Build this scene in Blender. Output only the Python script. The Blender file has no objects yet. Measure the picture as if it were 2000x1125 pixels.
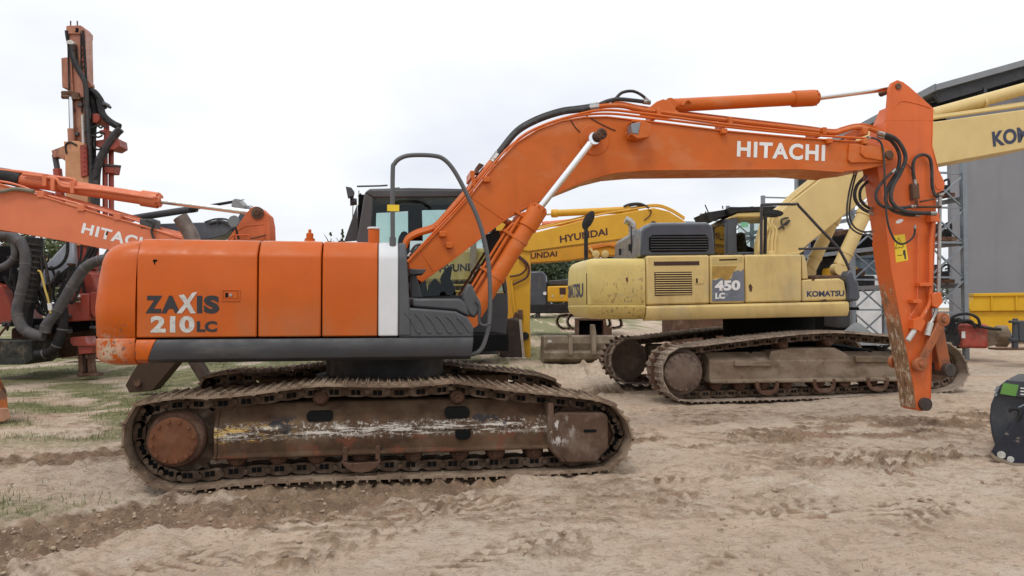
import bpy, bmesh, math, random
import numpy as np
from math import sin, cos, pi, radians as R
from mathutils import Vector as V, Matrix, noise

S = bpy.context.scene
COL = S.collection
random.seed(7); RNG = np.random.default_rng(11)

# ------------------------------------------------------------------ camera
FPX, HOR, EYE = 1444.0, 600.0, 1.55          # focal length in photo pixels, horizon row, eye height
PITCH = math.atan((HOR - 562.5) / FPX)
cam = bpy.data.cameras.new('camera'); cam.sensor_width = 36; cam.lens = FPX / 2000 * 36
cam.clip_start = .1; cam.clip_end = 2000
camo = bpy.data.objects.new('camera', cam); COL.objects.link(camo)
camo.location = (0, 0, EYE); camo.rotation_euler = (pi / 2 + PITCH, 0, 0); S.camera = camo

# ------------------------------------------------------------------ overcast sky
SUN_EL, SUN_ROT = R(58), R(200)
wd = bpy.data.worlds.new('World'); S.world = wd; wd.use_nodes = True
nt = wd.node_tree; nt.nodes.clear()
def wn(t, **k):
    n = nt.nodes.new(t)
    for a, b in k.items(): setattr(n, a, b)
    return n
L = nt.links.new
tc = wn('ShaderNodeTexCoord')
sky = wn('ShaderNodeTexSky', sky_type='NISHITA', sun_disc=False, sun_elevation=SUN_EL, sun_rotation=SUN_ROT)
sep = wn('ShaderNodeSeparateXYZ'); L(tc.outputs['Generated'], sep.inputs[0])
den = wn('ShaderNodeMath', operation='ADD'); L(sep.outputs[2], den.inputs[0]); den.inputs[1].default_value = .22
dv = wn('ShaderNodeVectorMath', operation='DIVIDE'); L(tc.outputs['Generated'], dv.inputs[0]); L(den.outputs[0], dv.inputs[1])
nz = wn('ShaderNodeTexNoise'); nz.inputs['Scale'].default_value = 1.15; nz.inputs['Detail'].default_value = 5; nz.inputs['Roughness'].default_value = .5
L(dv.outputs[0], nz.inputs['Vector'])
cr = wn('ShaderNodeValToRGB'); L(nz.outputs['Fac'], cr.inputs[0])
cr.color_ramp.elements[0].position = .34; cr.color_ramp.elements[0].color = (.77, .80, .875, 1)
cr.color_ramp.elements[1].position = .62; cr.color_ramp.elements[1].color = (.97, .985, 1.0, 1)
gr = wn('ShaderNodeMapRange'); L(sep.outputs[2], gr.inputs[0])
gr.inputs[1].default_value = 0; gr.inputs[2].default_value = .9; gr.inputs[3].default_value = .86; gr.inputs[4].default_value = 1.3
g2 = wn('ShaderNodeVectorMath', operation='SCALE'); L(cr.outputs[0], g2.inputs[0]); L(gr.outputs[0], g2.inputs['Scale'])
s1 = wn('ShaderNodeVectorMath', operation='SCALE'); L(sky.outputs[0], s1.inputs[0]); s1.inputs['Scale'].default_value = .1
mx = wn('ShaderNodeMix', data_type='RGBA'); mx.inputs[0].default_value = .94
L(s1.outputs[0], mx.inputs[6]); L(g2.outputs[0], mx.inputs[7])
bg = wn('ShaderNodeBackground'); bg.inputs[1].default_value = 1.0; L(mx.outputs[2], bg.inputs[0])
wo = wn('ShaderNodeOutputWorld'); L(bg.outputs[0], wo.inputs[0])

sl = bpy.data.lights.new('sun', 'SUN'); sl.energy = .9; sl.angle = R(14); sl.color = (1, .96, .9)
so = bpy.data.objects.new('sun', sl); COL.objects.link(so)
so.rotation_euler = (pi / 2 - SUN_EL, 0, R(-25))
vs = S.view_settings; vs.view_transform = 'Standard'; vs.look = 'None'; vs.gamma = 1; vs.exposure = .2; vs.use_curve_mapping = False

# ------------------------------------------------------------------ helpers
def ray(px, py):
    dx, dy = (px - 1000) / FPX, -(py - 562.5) / FPX
    c, s = cos(PITCH), sin(PITCH)
    return V((dx, c - dy * s, s + dy * c))
EYEV = V((0, 0, EYE))

class Fr:
    """A local frame: origin on the ground, u along the machine, v away from the camera, z up."""
    def __init__(s, x, y, yaw, z=0):
        s.o = V((x, y, z)); s.a = yaw
        s.u = V((cos(yaw), sin(yaw), 0)); s.v = V((-sin(yaw), cos(yaw), 0))
    def loc(s, w):
        d = w - s.o; return V((d.dot(s.u), d.dot(s.v), d.z))
    def at(s, px, py, v):
        d = ray(px, py); t = (v - (EYEV - s.o).dot(s.v)) / d.dot(s.v)
        return s.loc(EYEV + d * t)
    def atu(s, px, py, u):
        d = ray(px, py); t = (u - (EYEV - s.o).dot(s.u)) / d.dot(s.u)
        return s.loc(EYEV + d * t)
    def empty(s, name, label=None, cat=None, group=None):
        o = bpy.data.objects.new(name, None); COL.objects.link(o)
        o.location = s.o; o.rotation_euler = (0, 0, s.a); o.empty_display_size = .3
        if label: tag(o, label, cat, group)
        return o
    def pl(s, pix, v): return [s.at(p[0], p[1], p[2] if len(p) > 2 else v) for p in pix]
W0 = Fr(0, 0, 0)

def tag(o, label, cat=None, group=None, kind=None):
    if label: o['label'] = label
    if cat: o['category'] = cat
    if group: o['group'] = group
    if kind: o['kind'] = kind
    return o

def spline(pts, n=6, closed=False):
    pts = [V(p) for p in pts]; m = len(pts); out = []
    rng = m if closed else m - 1
    for i in range(rng):
        if closed: p0, p1, p2, p3 = pts[i - 1], pts[i], pts[(i + 1) % m], pts[(i + 2) % m]
        else: p0, p1, p2, p3 = pts[max(i - 1, 0)], pts[i], pts[i + 1], pts[min(i + 2, m - 1)]
        for k in range(n):
            t = k / n
            out.append(.5 * ((2 * p1) + (p2 - p0) * t + (2 * p0 - 5 * p1 + 4 * p2 - p3) * t * t + (3 * p1 - p0 - 3 * p2 + p3) * t ** 3))
    if not closed: out.append(pts[-1])
    return out

ROT = {'z': None}     # set while the slewed upper body of a machine is built
def adopt(o, parent):
    o.parent = parent
    if ROT['z'] is not None and parent.type == 'EMPTY': o.rotation_euler = (0, 0, ROT['z'])

class MB:
    def __init__(s): s.v = []; s.f = []; s.m = []; s.mi = 0
    def add(s, verts, faces):
        b = len(s.v); s.v += [tuple(p) for p in verts]
        for f in faces: s.f.append([b + i for i in f]); s.m.append(s.mi)
        return s
    def loft(s, rings, caps=True, closed=True):
        n = len(rings[0]); vs = [p for r in rings for p in r]; fs = []
        for i in range(len(rings) - 1):
            for j in range(n if closed else n - 1):
                k = (j + 1) % n
                fs.append([i * n + j, i * n + k, (i + 1) * n + k, (i + 1) * n + j])
        if caps: fs.append(list(range(n))[::-1]); fs.append([(len(rings) - 1) * n + j for j in range(n)])
        return s.add(vs, fs)
    def prism(s, pts, off):
        off = V(off); pts = [V(p) for p in pts]
        return s.loft([pts, [p + off for p in pts]])
    def plate(s, F, pix, v0, v1):
        a = [F.at(p[0], p[1], v0) for p in pix]
        return s.loft([a, [V((p.x, v1, p.z)) for p in a]])
    def box(s, a, b):
        (x0, y0, z0), (x1, y1, z1) = a, b
        return s.prism([(x0, y0, z0), (x1, y0, z0), (x1, y0, z1), (x0, y0, z1)], (0, y1 - y0, 0))
    def cyl(s, a, b, r0, r1=None, n=16, caps=True):
        return s.tube([a, b], r0, n, r1=r1, caps=caps)
    def tube(s, path, r, n=8, smooth=0, r1=None, caps=True, radii=None):
        path = [V(p) for p in path]
        if smooth: path = spline(path, smooth)
        m = len(path); rings = []; prev = None
        for i, p in enumerate(path):
            t = (path[min(i + 1, m - 1)] - path[max(i - 1, 0)])
            if t.length < 1e-9: t = V((0, 0, 1))
            t.normalize()
            if prev is None:
                a = V((0, 0, 1)) if abs(t.z) < .9 else V((1, 0, 0))
                x = t.cross(a).normalized()
            else:
                x = (prev - t * prev.dot(t)).normalized()
            prev = x; y = t.cross(x)
            rr = radii[i] if radii else (r if r1 is None else r + (r1 - r) * i / (m - 1))
            rings.append([p + (x * cos(2 * pi * k / n) + y * sin(2 * pi * k / n)) * rr for k in range(n)])
        return s.loft(rings, caps)
    def bar(s, a, b, w, h, up=(0, 0, 1)):
        a, b = V(a), V(b); t = (b - a).normalized(); up = V(up)
        if abs(t.dot(up)) > .98: up = V((1, 0, 0))
        x = t.cross(up).normalized(); y = x.cross(t)
        q = [x * (i * w / 2) + y * (j * h / 2) for i, j in ((-1, -1), (1, -1), (1, 1), (-1, 1))]
        return s.loft([[a + k for k in q], [b + k for k in q]])
    def lathe(s, c, axis, prof, n=24):
        """prof: list of (distance along axis, radius)"""
        c = V(c); t = V(axis).normalized(); a = V((0, 0, 1)) if abs(t.z) < .9 else V((1, 0, 0))
        x = t.cross(a).normalized(); y = t.cross(x)
        rings = [[c + t * d + (x * cos(2 * pi * k / n) + y * sin(2 * pi * k / n)) * max(r, .0005) for k in range(n)] for d, r in prof]
        return s.loft(rings)
    def build(s, name, mats, parent=None, bevel=0, ang=35, seg=2, label=None):
        me = bpy.data.meshes.new(name); me.from_pydata(s.v, [], s.f)
        mats = mats if isinstance(mats, (list, tuple)) else [mats]
        for m in mats: me.materials.append(m)
        if len(mats) > 1: me.polygons.foreach_set('material_index', s.m)
        bm = bmesh.new(); bm.from_mesh(me)
        bmesh.ops.recalc_face_normals(bm, faces=bm.faces); bm.to_mesh(me); bm.free()
        if ang:
            me.shade_smooth(); me.set_sharp_from_angle(angle=R(ang))
        o = bpy.data.objects.new(name, me); COL.objects.link(o)
        if parent: adopt(o, parent)
        if bevel:
            md = o.modifiers.new('bevel', 'BEVEL'); md.width = bevel; md.segments = seg; md.limit_method = 'ANGLE'; md.angle_limit = R(38)
            md.harden_normals = False
        if label: o['label'] = label
        return o

def inst(o, parent, mw=None):
    c = o.copy(); COL.objects.link(c); c.parent = parent
    if mw is not None: c.matrix_local = mw
    return c

# ------------------------------------------------------------------ materials
def M(name, col, rough=.5, metal=0., var=.1, vs=2.5, spec=.5, layers=(), bump=0., bs=60., rvar=.12, obj_rand=0., coat=0., bdet=4):
    m = bpy.data.materials.new(name); m.use_nodes = True; t = m.node_tree; t.nodes.clear()
    def N(k, **kw):
        n = t.nodes.new(k)
        for a, b in kw.items(): setattr(n, a, b)
        return n
    lk = t.links.new
    geo = N('ShaderNodeNewGeometry'); P = geo.outputs['Position']
    def noise_(scale, detail=4, rough_=.6, stretch=None):
        src = P
        if stretch:
            vm = N('ShaderNodeVectorMath', operation='MULTIPLY'); lk(P, vm.inputs[0]); vm.inputs[1].default_value = stretch; src = vm.outputs[0]
        n = N('ShaderNodeTexNoise'); n.inputs['Scale'].default_value = scale; n.inputs['Detail'].default_value = detail; n.inputs['Roughness'].default_value = rough_
        lk(src, n.inputs['Vector']); return n.outputs['Fac']
    def mapr(src, a, b, c=0., d=1., smooth=True):
        n = N('ShaderNodeMapRange', interpolation_type='SMOOTHSTEP' if smooth else 'LINEAR'); lk(src, n.inputs[0])
        for i, q in enumerate((a, b, c, d)): n.inputs[i + 1].default_value = q
        return n.outputs[0]
    def mul(a, b):
        n = N('ShaderNodeMath', operation='MULTIPLY'); lk(a, n.inputs[0])
        if isinstance(b, (int, float)): n.inputs[1].default_value = b
        else: lk(b, n.inputs[1])
        return n.outputs[0]
    def mix(fac, a, b):
        n = N('ShaderNodeMix', data_type='RGBA'); lk(fac, n.inputs[0])
        for q, i in ((a, 6), (b, 7)):
            if isinstance(q, tuple): n.inputs[i].default_value = (*q, 1)
            else: lk(q, n.inputs[i])
        return n.outputs[2]
    lo = tuple(max(0, c * (1 - var)) for c in col); hi = tuple(min(1, c * (1 + var)) for c in col)
    c = mix(mapr(noise_(vs, 5), .3, .7), lo, hi)
    rmask = None
    if obj_rand:
        oi = N('ShaderNodeObjectInfo'); hs = N('ShaderNodeHueSaturation')
        lk(mapr(oi.outputs['Random'], 0, 1, 1 - obj_rand, 1 + obj_rand, False), hs.inputs['Value']); lk(c, hs.inputs['Color']); c = hs.outputs[0]
    sepz = None
    for l in layers:
        f = mapr(noise_(l.get('scale', 8), l.get('detail', 5), l.get('nr', .62), l.get('stretch')), l.get('lo', .5), l.get('hi', .6))
        if l.get('amt', 1) != 1: f = mul(f, l['amt'])
        for ax in 'xyz':
            for (a, b) in l.get(ax, ()):
                sp = N('ShaderNodeSeparateXYZ'); lk(P, sp.inputs[0])
                f = mul(f, mapr(sp.outputs['xyz'.index(ax)], a, b))
        if 'near' in l:   # (point, r0, r1): only round a place
            vd = N('ShaderNodeVectorMath', operation='DISTANCE'); lk(P, vd.inputs[0]); vd.inputs[1].default_value = l['near'][0]
            f = mul(f, mapr(vd.outputs['Value'], l['near'][2], l['near'][1]))
        if l.get('up'):   # settles on faces that look up
            sn = N('ShaderNodeSeparateXYZ'); lk(geo.outputs['Normal'], sn.inputs[0]); f = mul(f, mapr(sn.outputs[2], .1, .8))
        c = mix(f, c, l['col'])
        rmask = f if rmask is None else rmask
    b = N('ShaderNodeBsdfPrincipled'); lk(c, b.inputs['Base Color'])
    rn = mapr(noise_(vs * 3, 4), .3, .7, max(.05, rough - rvar), min(1, rough + rvar)); lk(rn, b.inputs['Roughness'])
    b.inputs['Metallic'].default_value = metal; b.inputs['Specular IOR Level'].default_value = spec
    if coat: b.inputs['Coat Weight'].default_value = coat; b.inputs['Coat Roughness'].default_value = .2
    if bump:
        bp = N('ShaderNodeBump'); bp.inputs['Distance'].default_value = bump; bp.inputs['Strength'].default_value = 1
        lk(noise_(bs, bdet, .6), bp.inputs['Height']); lk(bp.outputs[0], b.inputs['Normal'])
    o = N('ShaderNodeOutputMaterial'); lk(b.outputs[0], o.inputs[0])
    return m

def glass(name, tint, fac=.18, rough=.02):
    m = bpy.data.materials.new(name); m.use_nodes = True; t = m.node_tree; t.nodes.clear()
    a = t.nodes.new('ShaderNodeBsdfTransparent'); a.inputs[0].default_value = (*tint, 1)
    g = t.nodes.new('ShaderNodeBsdfGlossy'); g.inputs['Roughness'].default_value = rough; g.inputs[0].default_value = (.9, .95, 1, 1)
    fr = t.nodes.new('ShaderNodeLayerWeight'); fr.inputs[0].default_value = fac
    x = t.nodes.new('ShaderNodeMixShader'); o = t.nodes.new('ShaderNodeOutputMaterial')
    t.links.new(fr.outputs['Fresnel'], x.inputs[0]); t.links.new(a.outputs[0], x.inputs[1]); t.links.new(g.outputs[0], x.inputs[2]); t.links.new(x.outputs[0], o.inputs[0])
    return m

DUST = (.33, .27, .21)
def paint(name, col, dust=.16, rough=.42, chips=None, **k):
    ls = [dict(col=tuple(.74 * c + .26 * d for c, d in zip(col, DUST)), scale=1.3, lo=.42, hi=.75, amt=dust),
          dict(col=tuple(c * .55 for c in col), scale=1.0, stretch=(6, 6, .5), lo=.58, hi=.8, amt=.35)]
    if chips: ls += chips
    return M(name, col, rough, var=.06, layers=ls, bump=.006, bs=2.2, bdet=2, spec=.32, **k)
RUST = (.10, .045, .025)
def chip(amt=1., lo=.66, scale=22, col=RUST, **k): return dict(col=col, scale=scale, lo=lo, hi=lo + .02, amt=amt, **k)

ORANGE = (.50, .092, .003); ORANGE2 = (.62, .15, .06)
GRIME = dict(col=(.30, .15, .07), scale=2.2, stretch=(1, 1, .35), lo=.40, hi=.72, amt=.45)
m_or = paint('orange_paint', ORANGE, chips=[chip(lo=.71, scale=30), dict(GRIME, z=((1.75, 1.28),)), dict(col=(.42, .2, .1), scale=3, lo=.45, hi=.75, amt=.3, up=1)])
m_or_boom = paint('faded_orange_paint', (.53, .112, .010), chips=[chip(lo=.715, scale=26), dict(col=(.16, .05, .02), scale=2.6, detail=7, lo=.60, hi=.72, amt=.22), dict(col=(.55, .2, .08), scale=1.6, stretch=(1, 1, 2), lo=.5, hi=.7, amt=.45)])
m_or_far = paint('sunbleached_orange_paint', (.62, .17, .075), chips=[chip(lo=.72)])
m_pink = paint('salmon_faded_paint', (.36, .15, .095), dust=.5, chips=[dict(col=(.46, .25, .14), scale=3, lo=.5, hi=.7, amt=.6), chip(lo=.64, scale=9), dict(col=(.14, .075, .055), scale=1.2, stretch=(4, 4, .6), lo=.52, hi=.68, amt=.6)])
m_red = paint('dull_red_paint', (.30, .055, .036), dust=.4, chips=[chip(lo=.66, scale=9), dict(col=(.14, .05, .035), scale=1.6, lo=.5, hi=.68, amt=.6)])
m_char = M('charcoal_paint', (.055, .056, .06), .5, spec=.35, var=.12, layers=[dict(col=(.10, .095, .09), scale=1.6, lo=.45, hi=.75, amt=.5), dict(col=(.16, .15, .14), scale=30, lo=.7, hi=.76, amt=.6)], bump=.0005, bs=30)
m_plastic = M('dark_grey_plastic', (.06, .063, .068), .55, var=.1, layers=[dict(col=(.14, .13, .12), scale=3, lo=.5, hi=.8, amt=.4)])
m_tubegrey = M('grey_tube_paint', (.085, .088, .092), .45, var=.1)
m_white = paint('light_grey_stripe_paint', (.62, .63, .64), dust=.25)
m_black = M('black_rubber', (.018, .018, .019), .6, spec=.25, var=.2, layers=[dict(col=(.11, .09, .075), scale=9, lo=.5, hi=.75, amt=.35)])
m_hose = M('weathered_hose', (.038, .037, .037), .6, spec=.3, var=.25, layers=[dict(col=(.16, .13, .11), scale=12, lo=.5, hi=.7, amt=.35)])
m_dark = M('dark_interior', (.009, .009, .009), .9, var=.2, spec=.08)
m_chrome = M('chrome_rod', (.78, .79, .8), .13, 1., var=.03, rvar=.05)
m_steel = M('worn_steel', (.38, .36, .34), .42, 1., var=.2, layers=[dict(col=(.12, .07, .045), scale=10, lo=.55, hi=.65, amt=.7)])
m_shoe = M('muddy_track_steel', (.165, .113, .077), .85, spec=.12, var=.25, vs=5, obj_rand=.16, layers=[
    dict(col=(.31, .232, .165), scale=3.2, lo=.42, hi=.62, amt=.85), dict(col=(.42, .33, .25), scale=14, lo=.55, hi=.7, amt=.6, up=1), dict(col=(.09, .045, .03), scale=18, lo=.6, hi=.68, amt=.7)], bump=.004, bs=35)
m_chain = M('muddy_track_chain', (.09, .06, .041), .85, spec=.1, var=.3, vs=8, layers=[dict(col=(.22, .165, .125), scale=7, lo=.45, hi=.68, amt=.8)], bump=.003, bs=40)
m_rust = M('rusty_steel', (.105, .058, .039), .85, spec=.12, var=.25, vs=6, layers=[dict(col=(.22, .155, .115), scale=4, lo=.5, hi=.7, amt=.6), dict(col=(.06, .035, .025), scale=14, lo=.55, hi=.7, amt=.7)], bump=.002, bs=50)
m_rim = M('rusty_brown_cover', (.15, .06, .03), .75, spec=.18, var=.2, vs=6, layers=[dict(col=(.20, .105, .065), scale=5, lo=.5, hi=.7, amt=.5), dict(col=(.1, .05, .03), scale=20, lo=.58, hi=.7, amt=.6)], bump=.001, bs=50)
m_letter_w = M('white_lettering', (.72, .72, .71), .5, var=.04, layers=[dict(col=(.5, .4, .35), scale=40, lo=.64, hi=.7, amt=.5)])
m_letter_k = M('black_lettering', (.02, .018, .022), .45, var=.1)
m_letter_s = M('silver_lettering', (.52, .51, .48), .4, var=.12, vs=20, layers=[dict(col=(.36, .33, .28), scale=25, lo=.5, hi=.6, amt=.5)])
m_letter_b = M('dark_blue_lettering', (.03, .035, .075), .45, var=.1, layers=[dict(col=(.35, .28, .14), scale=45, lo=.66, hi=.7)])
m_yellow_sign = M('yellow_sticker', (.72, .50, .02), .5, var=.05)
m_linko = paint('grimy_orange_paint', (.36, .105, .035), dust=.4, chips=[chip(lo=.64, scale=16), dict(col=(.12, .065, .045), scale=4, lo=.5, hi=.65, amt=.7)])
m_lamp = M('lamp_lens', (.22, .23, .25), .12, .3, var=.1)

# ------------------------------------------------------------------ lettering
def text(F, s, quad, v, mat, parent, bold=.02, name='lettering', label=None, thick=.004, spread=1.0):
    """Letters cut from thin film and laid on plane v; quad = photo pixels of bottom-left, bottom-right, top-right, top-left."""
    cu = bpy.data.curves.new('t', 'FONT'); cu.body = s; cu.offset = bold; cu.fill_mode = 'FRONT'; cu.resolution_u = 4; cu.space_character = spread
    ob = bpy.data.objects.new('t', cu); me = bpy.data.meshes.new_from_object(ob)
    bpy.data.objects.remove(ob); bpy.data.curves.remove(cu)
    co = np.array([q.co[:2] for q in me.vertices]); mn, mx_ = co.min(0), co.max(0); q = (co - mn) / (mx_ - mn)
    if callable(v): pos = v
    else:
        c = [F.at(*p, v) for p in quad]
        pos = lambda a, b: (c[0] * (1 - a) + c[1] * a) * (1 - b) + (c[3] * (1 - a) + c[2] * a) * b
    for k, vt in enumerate(me.vertices): vt.co = pos(float(q[k][0]), float(q[k][1]))
    me.name = name; me.materials.clear(); me.materials.append(mat)
    o = bpy.data.objects.new(name, me); COL.objects.link(o); adopt(o, parent)
    if label: o['label'] = label
    return o
# ------------------------------------------------------------------ ground
_perm = np.random.default_rng(5).permutation(512)
_gr = np.random.default_rng(6).normal(size=(512, 2)); _gr /= np.linalg.norm(_gr, axis=1)[:, None]
def perlin(x, y):
    xi, yi = np.floor(x).astype(int), np.floor(y).astype(int); xf, yf = x - xi, y - yi
    def g(i, j):
        h = _perm[(_perm[(xi + i) & 511] + yi + j) & 511]
        return _gr[h, 0] * (xf - i) + _gr[h, 1] * (yf - j)
    u, v = xf ** 3 * (xf * (xf * 6 - 15) + 10), yf ** 3 * (yf * (yf * 6 - 15) + 10)
    return ((g(0, 0) * (1 - u) + g(1, 0) * u) * (1 - v) + (g(0, 1) * (1 - u) + g(1, 1) * u) * v) * 1.5
def fbm(x, y, o=4, f=1.0, g=.5):
    a, s = 1.0, 0
    for k in range(o): s = s + a * perlin(x * f + 17 * k, y * f - 9 * k); f *= 2.03; a *= g
    return s
def sstep(a, b, x):
    t = np.clip((x - a) / (b - a), 0, 1); return t * t * (3 - 2 * t)
def G(px, py):
    d = ray(px, py); t = -EYE / d.z; return d.x * t, d.y * t
def seg_dist(x, y, pts):
    """distance to a polyline, and length run along it"""
    best = np.full(x.shape, 1e9); run = np.zeros(x.shape); acc = 0.
    for (ax, ay), (bx, by) in zip(pts[:-1], pts[1:]):
        l = math.hypot(bx - ax, by - ay); ux, uy = (bx - ax) / l, (by - ay) / l
        t = np.clip((x - ax) * ux + (y - ay) * uy, 0, l)
        d = np.hypot(x - ax - ux * t, y - ay - uy * t); m = d < best
        best = np.where(m, d, best); run = np.where(m, acc + t, run); acc += l
    return best, run
RUT_A = [G(-900, 912), G(-100, 908), G(150, 897), G(330, 880)]       # ruts of the tracks, left of the machine
RUT_B = [G(-500, 1150), G(20, 1065), G(330, 1000), G(600, 985), G(900, 930)]
RUT_C = [G(560, 1085), G(740, 1035), G(900, 965)]                     # tyre print in the foreground
TYRES = [[G(880, 1140), G(1120, 1030), G(1330, 960)], [G(1250, 1130), G(1500, 1010), G(1760, 930)], [G(1560, 1090), G(1780, 1000), G(2050, 930)], [G(-60, 1120), G(220, 1095), G(520, 1070)], [G(1180, 950), G(1450, 905), G(1700, 880)], [G(250, 830), G(60, 850), G(-200, 870)]]
RUT_D = [G(1130, 765), G(1330, 752)]
RUT_E = [G(1240, 870), G(1500, 855), G(1800, 835), G(2300, 800)]
RUT_F = [G(1500, 905), G(1750, 905), G(2050, 850)]
RUT_G = [G(1050, 1000), G(1400, 930), G(1700, 900)]
RUT_H = [G(1080, 1085), G(1500, 960), G(1900, 880)]
def ground(x, y):
    """height, mud mask, green mask"""
    x, y = np.asarray(x, float), np.asarray(y, float)
    z = .14 * sstep(1.5, 8, x) * sstep(8.5, 12.5, y) + .42 * sstep(14, 34, y) + .012 * np.clip(y - 34, 0, 60)
    fade = 1 - sstep(30, 60, y)
    wob = .22 * perlin(x * 1.3, y * 1.3) + .08 * perlin(x * 4 + 5, y * 4)
    mud = np.zeros(x.shape)
    small = fbm(x, y, 5, 5.5, .6); lump = np.abs(fbm(x + 3, y, 3, 7.0, .55))
    z = z + (.035 * fbm(x, y, 3, .35) + .016 * fbm(x, y, 3, 1.7) + .014 * small) * fade
    for pts, w, dep, per, amp, md in ((RUT_A, .34, .03, .19, .016, .75), (RUT_B, .50, .035, .17, .02, 1.), (RUT_D, .5, .06, .22, .03, .8)):
        d, t = seg_dist(x, y, pts); d = d + wob * .7
        m = 1 - sstep(w * .75, w * 1.15, d); mud = np.maximum(mud, m * md)
        lip = np.exp(-((d - w * 1.08) / .10) ** 2)
        bars = np.sin((t + .25 * wob + .12 * d) / per * 2 * pi)
        z = z - dep * m + lip * (.028 + .03 * small) + m * (amp * 1.3 * np.clip(bars, -.3, 1) * (.6 + .8 * perlin(x * 2, y * 2)) + .05 * lump - .015)
    d, t = seg_dist(x, y, RUT_C); m = 1 - sstep(.25, .36, d + wob * .3)
    z = z + m * .042 * np.clip(np.sin((t + d * .9 + .12 * wob) / .16 * 2 * pi), -.3, 1) * (.55 + .7 * perlin(x * 1.7, y * 1.7)); mud = np.maximum(mud, m * (.2 + .3 * (np.sin((t + d * .9 + .12 * wob) / .16 * 2 * pi) > .1)))
    for k, pts in enumerate(TYRES):
        d, t = seg_dist(x, y, pts); ph = np.sin((t + (-1) ** k * d * 1.1 + .15 * wob) / .17 * 2 * pi); m = (1 - sstep(.17, .30, d + wob * .25)) * sstep(-.25, .2, perlin(x * .9 + 4 * k, y * 1.3))
        z = z + m * (.034 * np.clip(ph, -.4, 1) - .014) * (.6 + .6 * perlin(x * 2.3, y * 2.3)); mud = np.maximum(mud, m * (.2 + .42 * (ph < -.1)))
    for pts, w, md, per in ((RUT_E, .46, .78, .16), (RUT_F, .46, .62, .2), (RUT_G, .36, .36, .15), (RUT_H, .25, .28, .13)):
        d, t = seg_dist(x, y, pts); d = d + wob * 1.0
        m = (1 - sstep(w * .4, w * 1.3, d)) * sstep(-.35, .35, perlin(x * 1.1 + 8, y * 2.2)); mud = np.maximum(mud, m * md)
        z = z + m * (.016 * np.sin((t + wob) / per * 2 * pi) * (.4 + perlin(x * 2.2, y * 2.2)) + .05 * lump - .012)
    # arcs left by the slewing tracks, and the packed bed the near track stands in
    rr = np.hypot(x + 1.5, y - 7.3); m = sstep(.55, .8, rr) * (1 - sstep(1.9, 2.4, rr + wob)) * sstep(6.35, 6.0, y) * sstep(-3.3, -2.7, x) * sstep(.6, -.2, x)
    z = z + m * .024 * np.clip(np.sin((rr + .1 * wob) / .135 * 2 * pi), -.4, 1) * (.5 + .9 * perlin(x * 1.9, y * 1.9)); mud = np.maximum(mud, m * (.35 + .35 * (np.sin((rr + .1 * wob) / .135 * 2 * pi) < 0)))
    d, t = seg_dist(x, y, [G(270, 975), G(420, 968), G(600, 955)]); z = z - .05 * np.exp(-(d / .22) ** 2)
    lu, lw = (x + 1.36) * cos(R(10)) + (y - 7.96) * sin(R(10)), -(x + 1.36) * sin(R(10)) + (y - 7.96) * cos(R(10))
    bed = (1 - sstep(.30, .42, np.abs(np.abs(lw) - 1.2) + .25 * wob)) * sstep(-1.75, -.9, lu) * sstep(2.25, 1.9, lu); z = z + bed * (.012 + .02 * sstep(.6, 1.4, lu) + .02 * lump)
    # torn soil along the foot of the excavator and behind it
    d, t = seg_dist(x, y, [G(420, 955), G(800, 940), G(1150, 912)]); m = 1 - sstep(.05, .32, d + wob)
    mud = np.maximum(mud, m * .7); z = z + m * (.02 * lump)
    d, t = seg_dist(x, y, [G(1150, 910), G(1215, 898)]); z = z + .06 * np.exp(-(d / .16) ** 2)
    d, t = seg_dist(x, y, [G(1080, 735), G(1190, 725)]); z = z + .16 * np.exp(-(d / .55) ** 2) * (1 + .8 * small)
    band = np.exp(-((y - 9.6 - .12 * (x - 4)) / 1.5) ** 2) * sstep(.8, 2.6, x) * sstep(-.45, .3, fbm(x, y * 1.8, 4, .8)); mud = np.maximum(mud, band * .62); z = z + band * .035 * lump * fade
    blot = sstep(.1, .55, fbm(x * .9 + 30, y * 1.6, 4, .6)); mud = np.maximum(mud, blot * .38 * fade)
    mud = np.clip(mud + .22 * small * (mud > .03) + .10 * lump, 0, 1)
    gl = sstep(-.2, -2.5, x) * sstep(6.9, 9.2, y) * (.62 + .38 * sstep(9, 14, y))
    gr2 = np.exp(-(((x + 5.0) / 2.2) ** 2 + ((y - 5.6) / .6) ** 2)) * .75
    gb = sstep(15, 19, y) * sstep(4.0, 1.0, x) * .8 + sstep(26, 40, y) * .8
    green = np.clip((gl + gr2 + gb) * sstep(-.5, .25, fbm(x, y, 4, .9) + .35 * small) * (1 - mud), 0, 1)
    return z, mud, green
def gz(x, y): return float(ground(np.array([x]), np.array([y]))[0][0])

def axis(a, b, st, far, g=1.14):
    c = list(np.arange(a, b, st)); s = st; p = c[-1]
    while p < far: s *= g; p += s; c.append(p)
    s = st; p = c[0]; lo = []
    while p > -far: s *= g; p -= s; lo.append(p)
    return np.array(lo[::-1] + c)
xs = axis(-6.0, 8.2, .023, 420); ys = axis(3.7, 11.0, .021, 420)
X, Y = np.meshgrid(xs, ys); Z, MUD, GREEN = ground(X, Y)
ny, nx = X.shape
gm = bpy.data.meshes.new('ground')
gm.vertices.add(nx * ny); gm.vertices.foreach_set('co', np.stack([X, Y, Z], -1).astype(np.float32).ravel())
ii = (np.arange(ny - 1)[:, None] * nx + np.arange(nx - 1)[None]).ravel()
q = np.stack([ii, ii + 1, ii + nx + 1, ii + nx], -1).astype(np.int32); nf = len(q)
gm.loops.add(nf * 4); gm.loops.foreach_set('vertex_index', q.ravel())
gm.polygons.add(nf); gm.polygons.foreach_set('loop_start', np.arange(nf, dtype=np.int32) * 4); gm.polygons.foreach_set('loop_total', np.full(nf, 4, np.int32))
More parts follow.
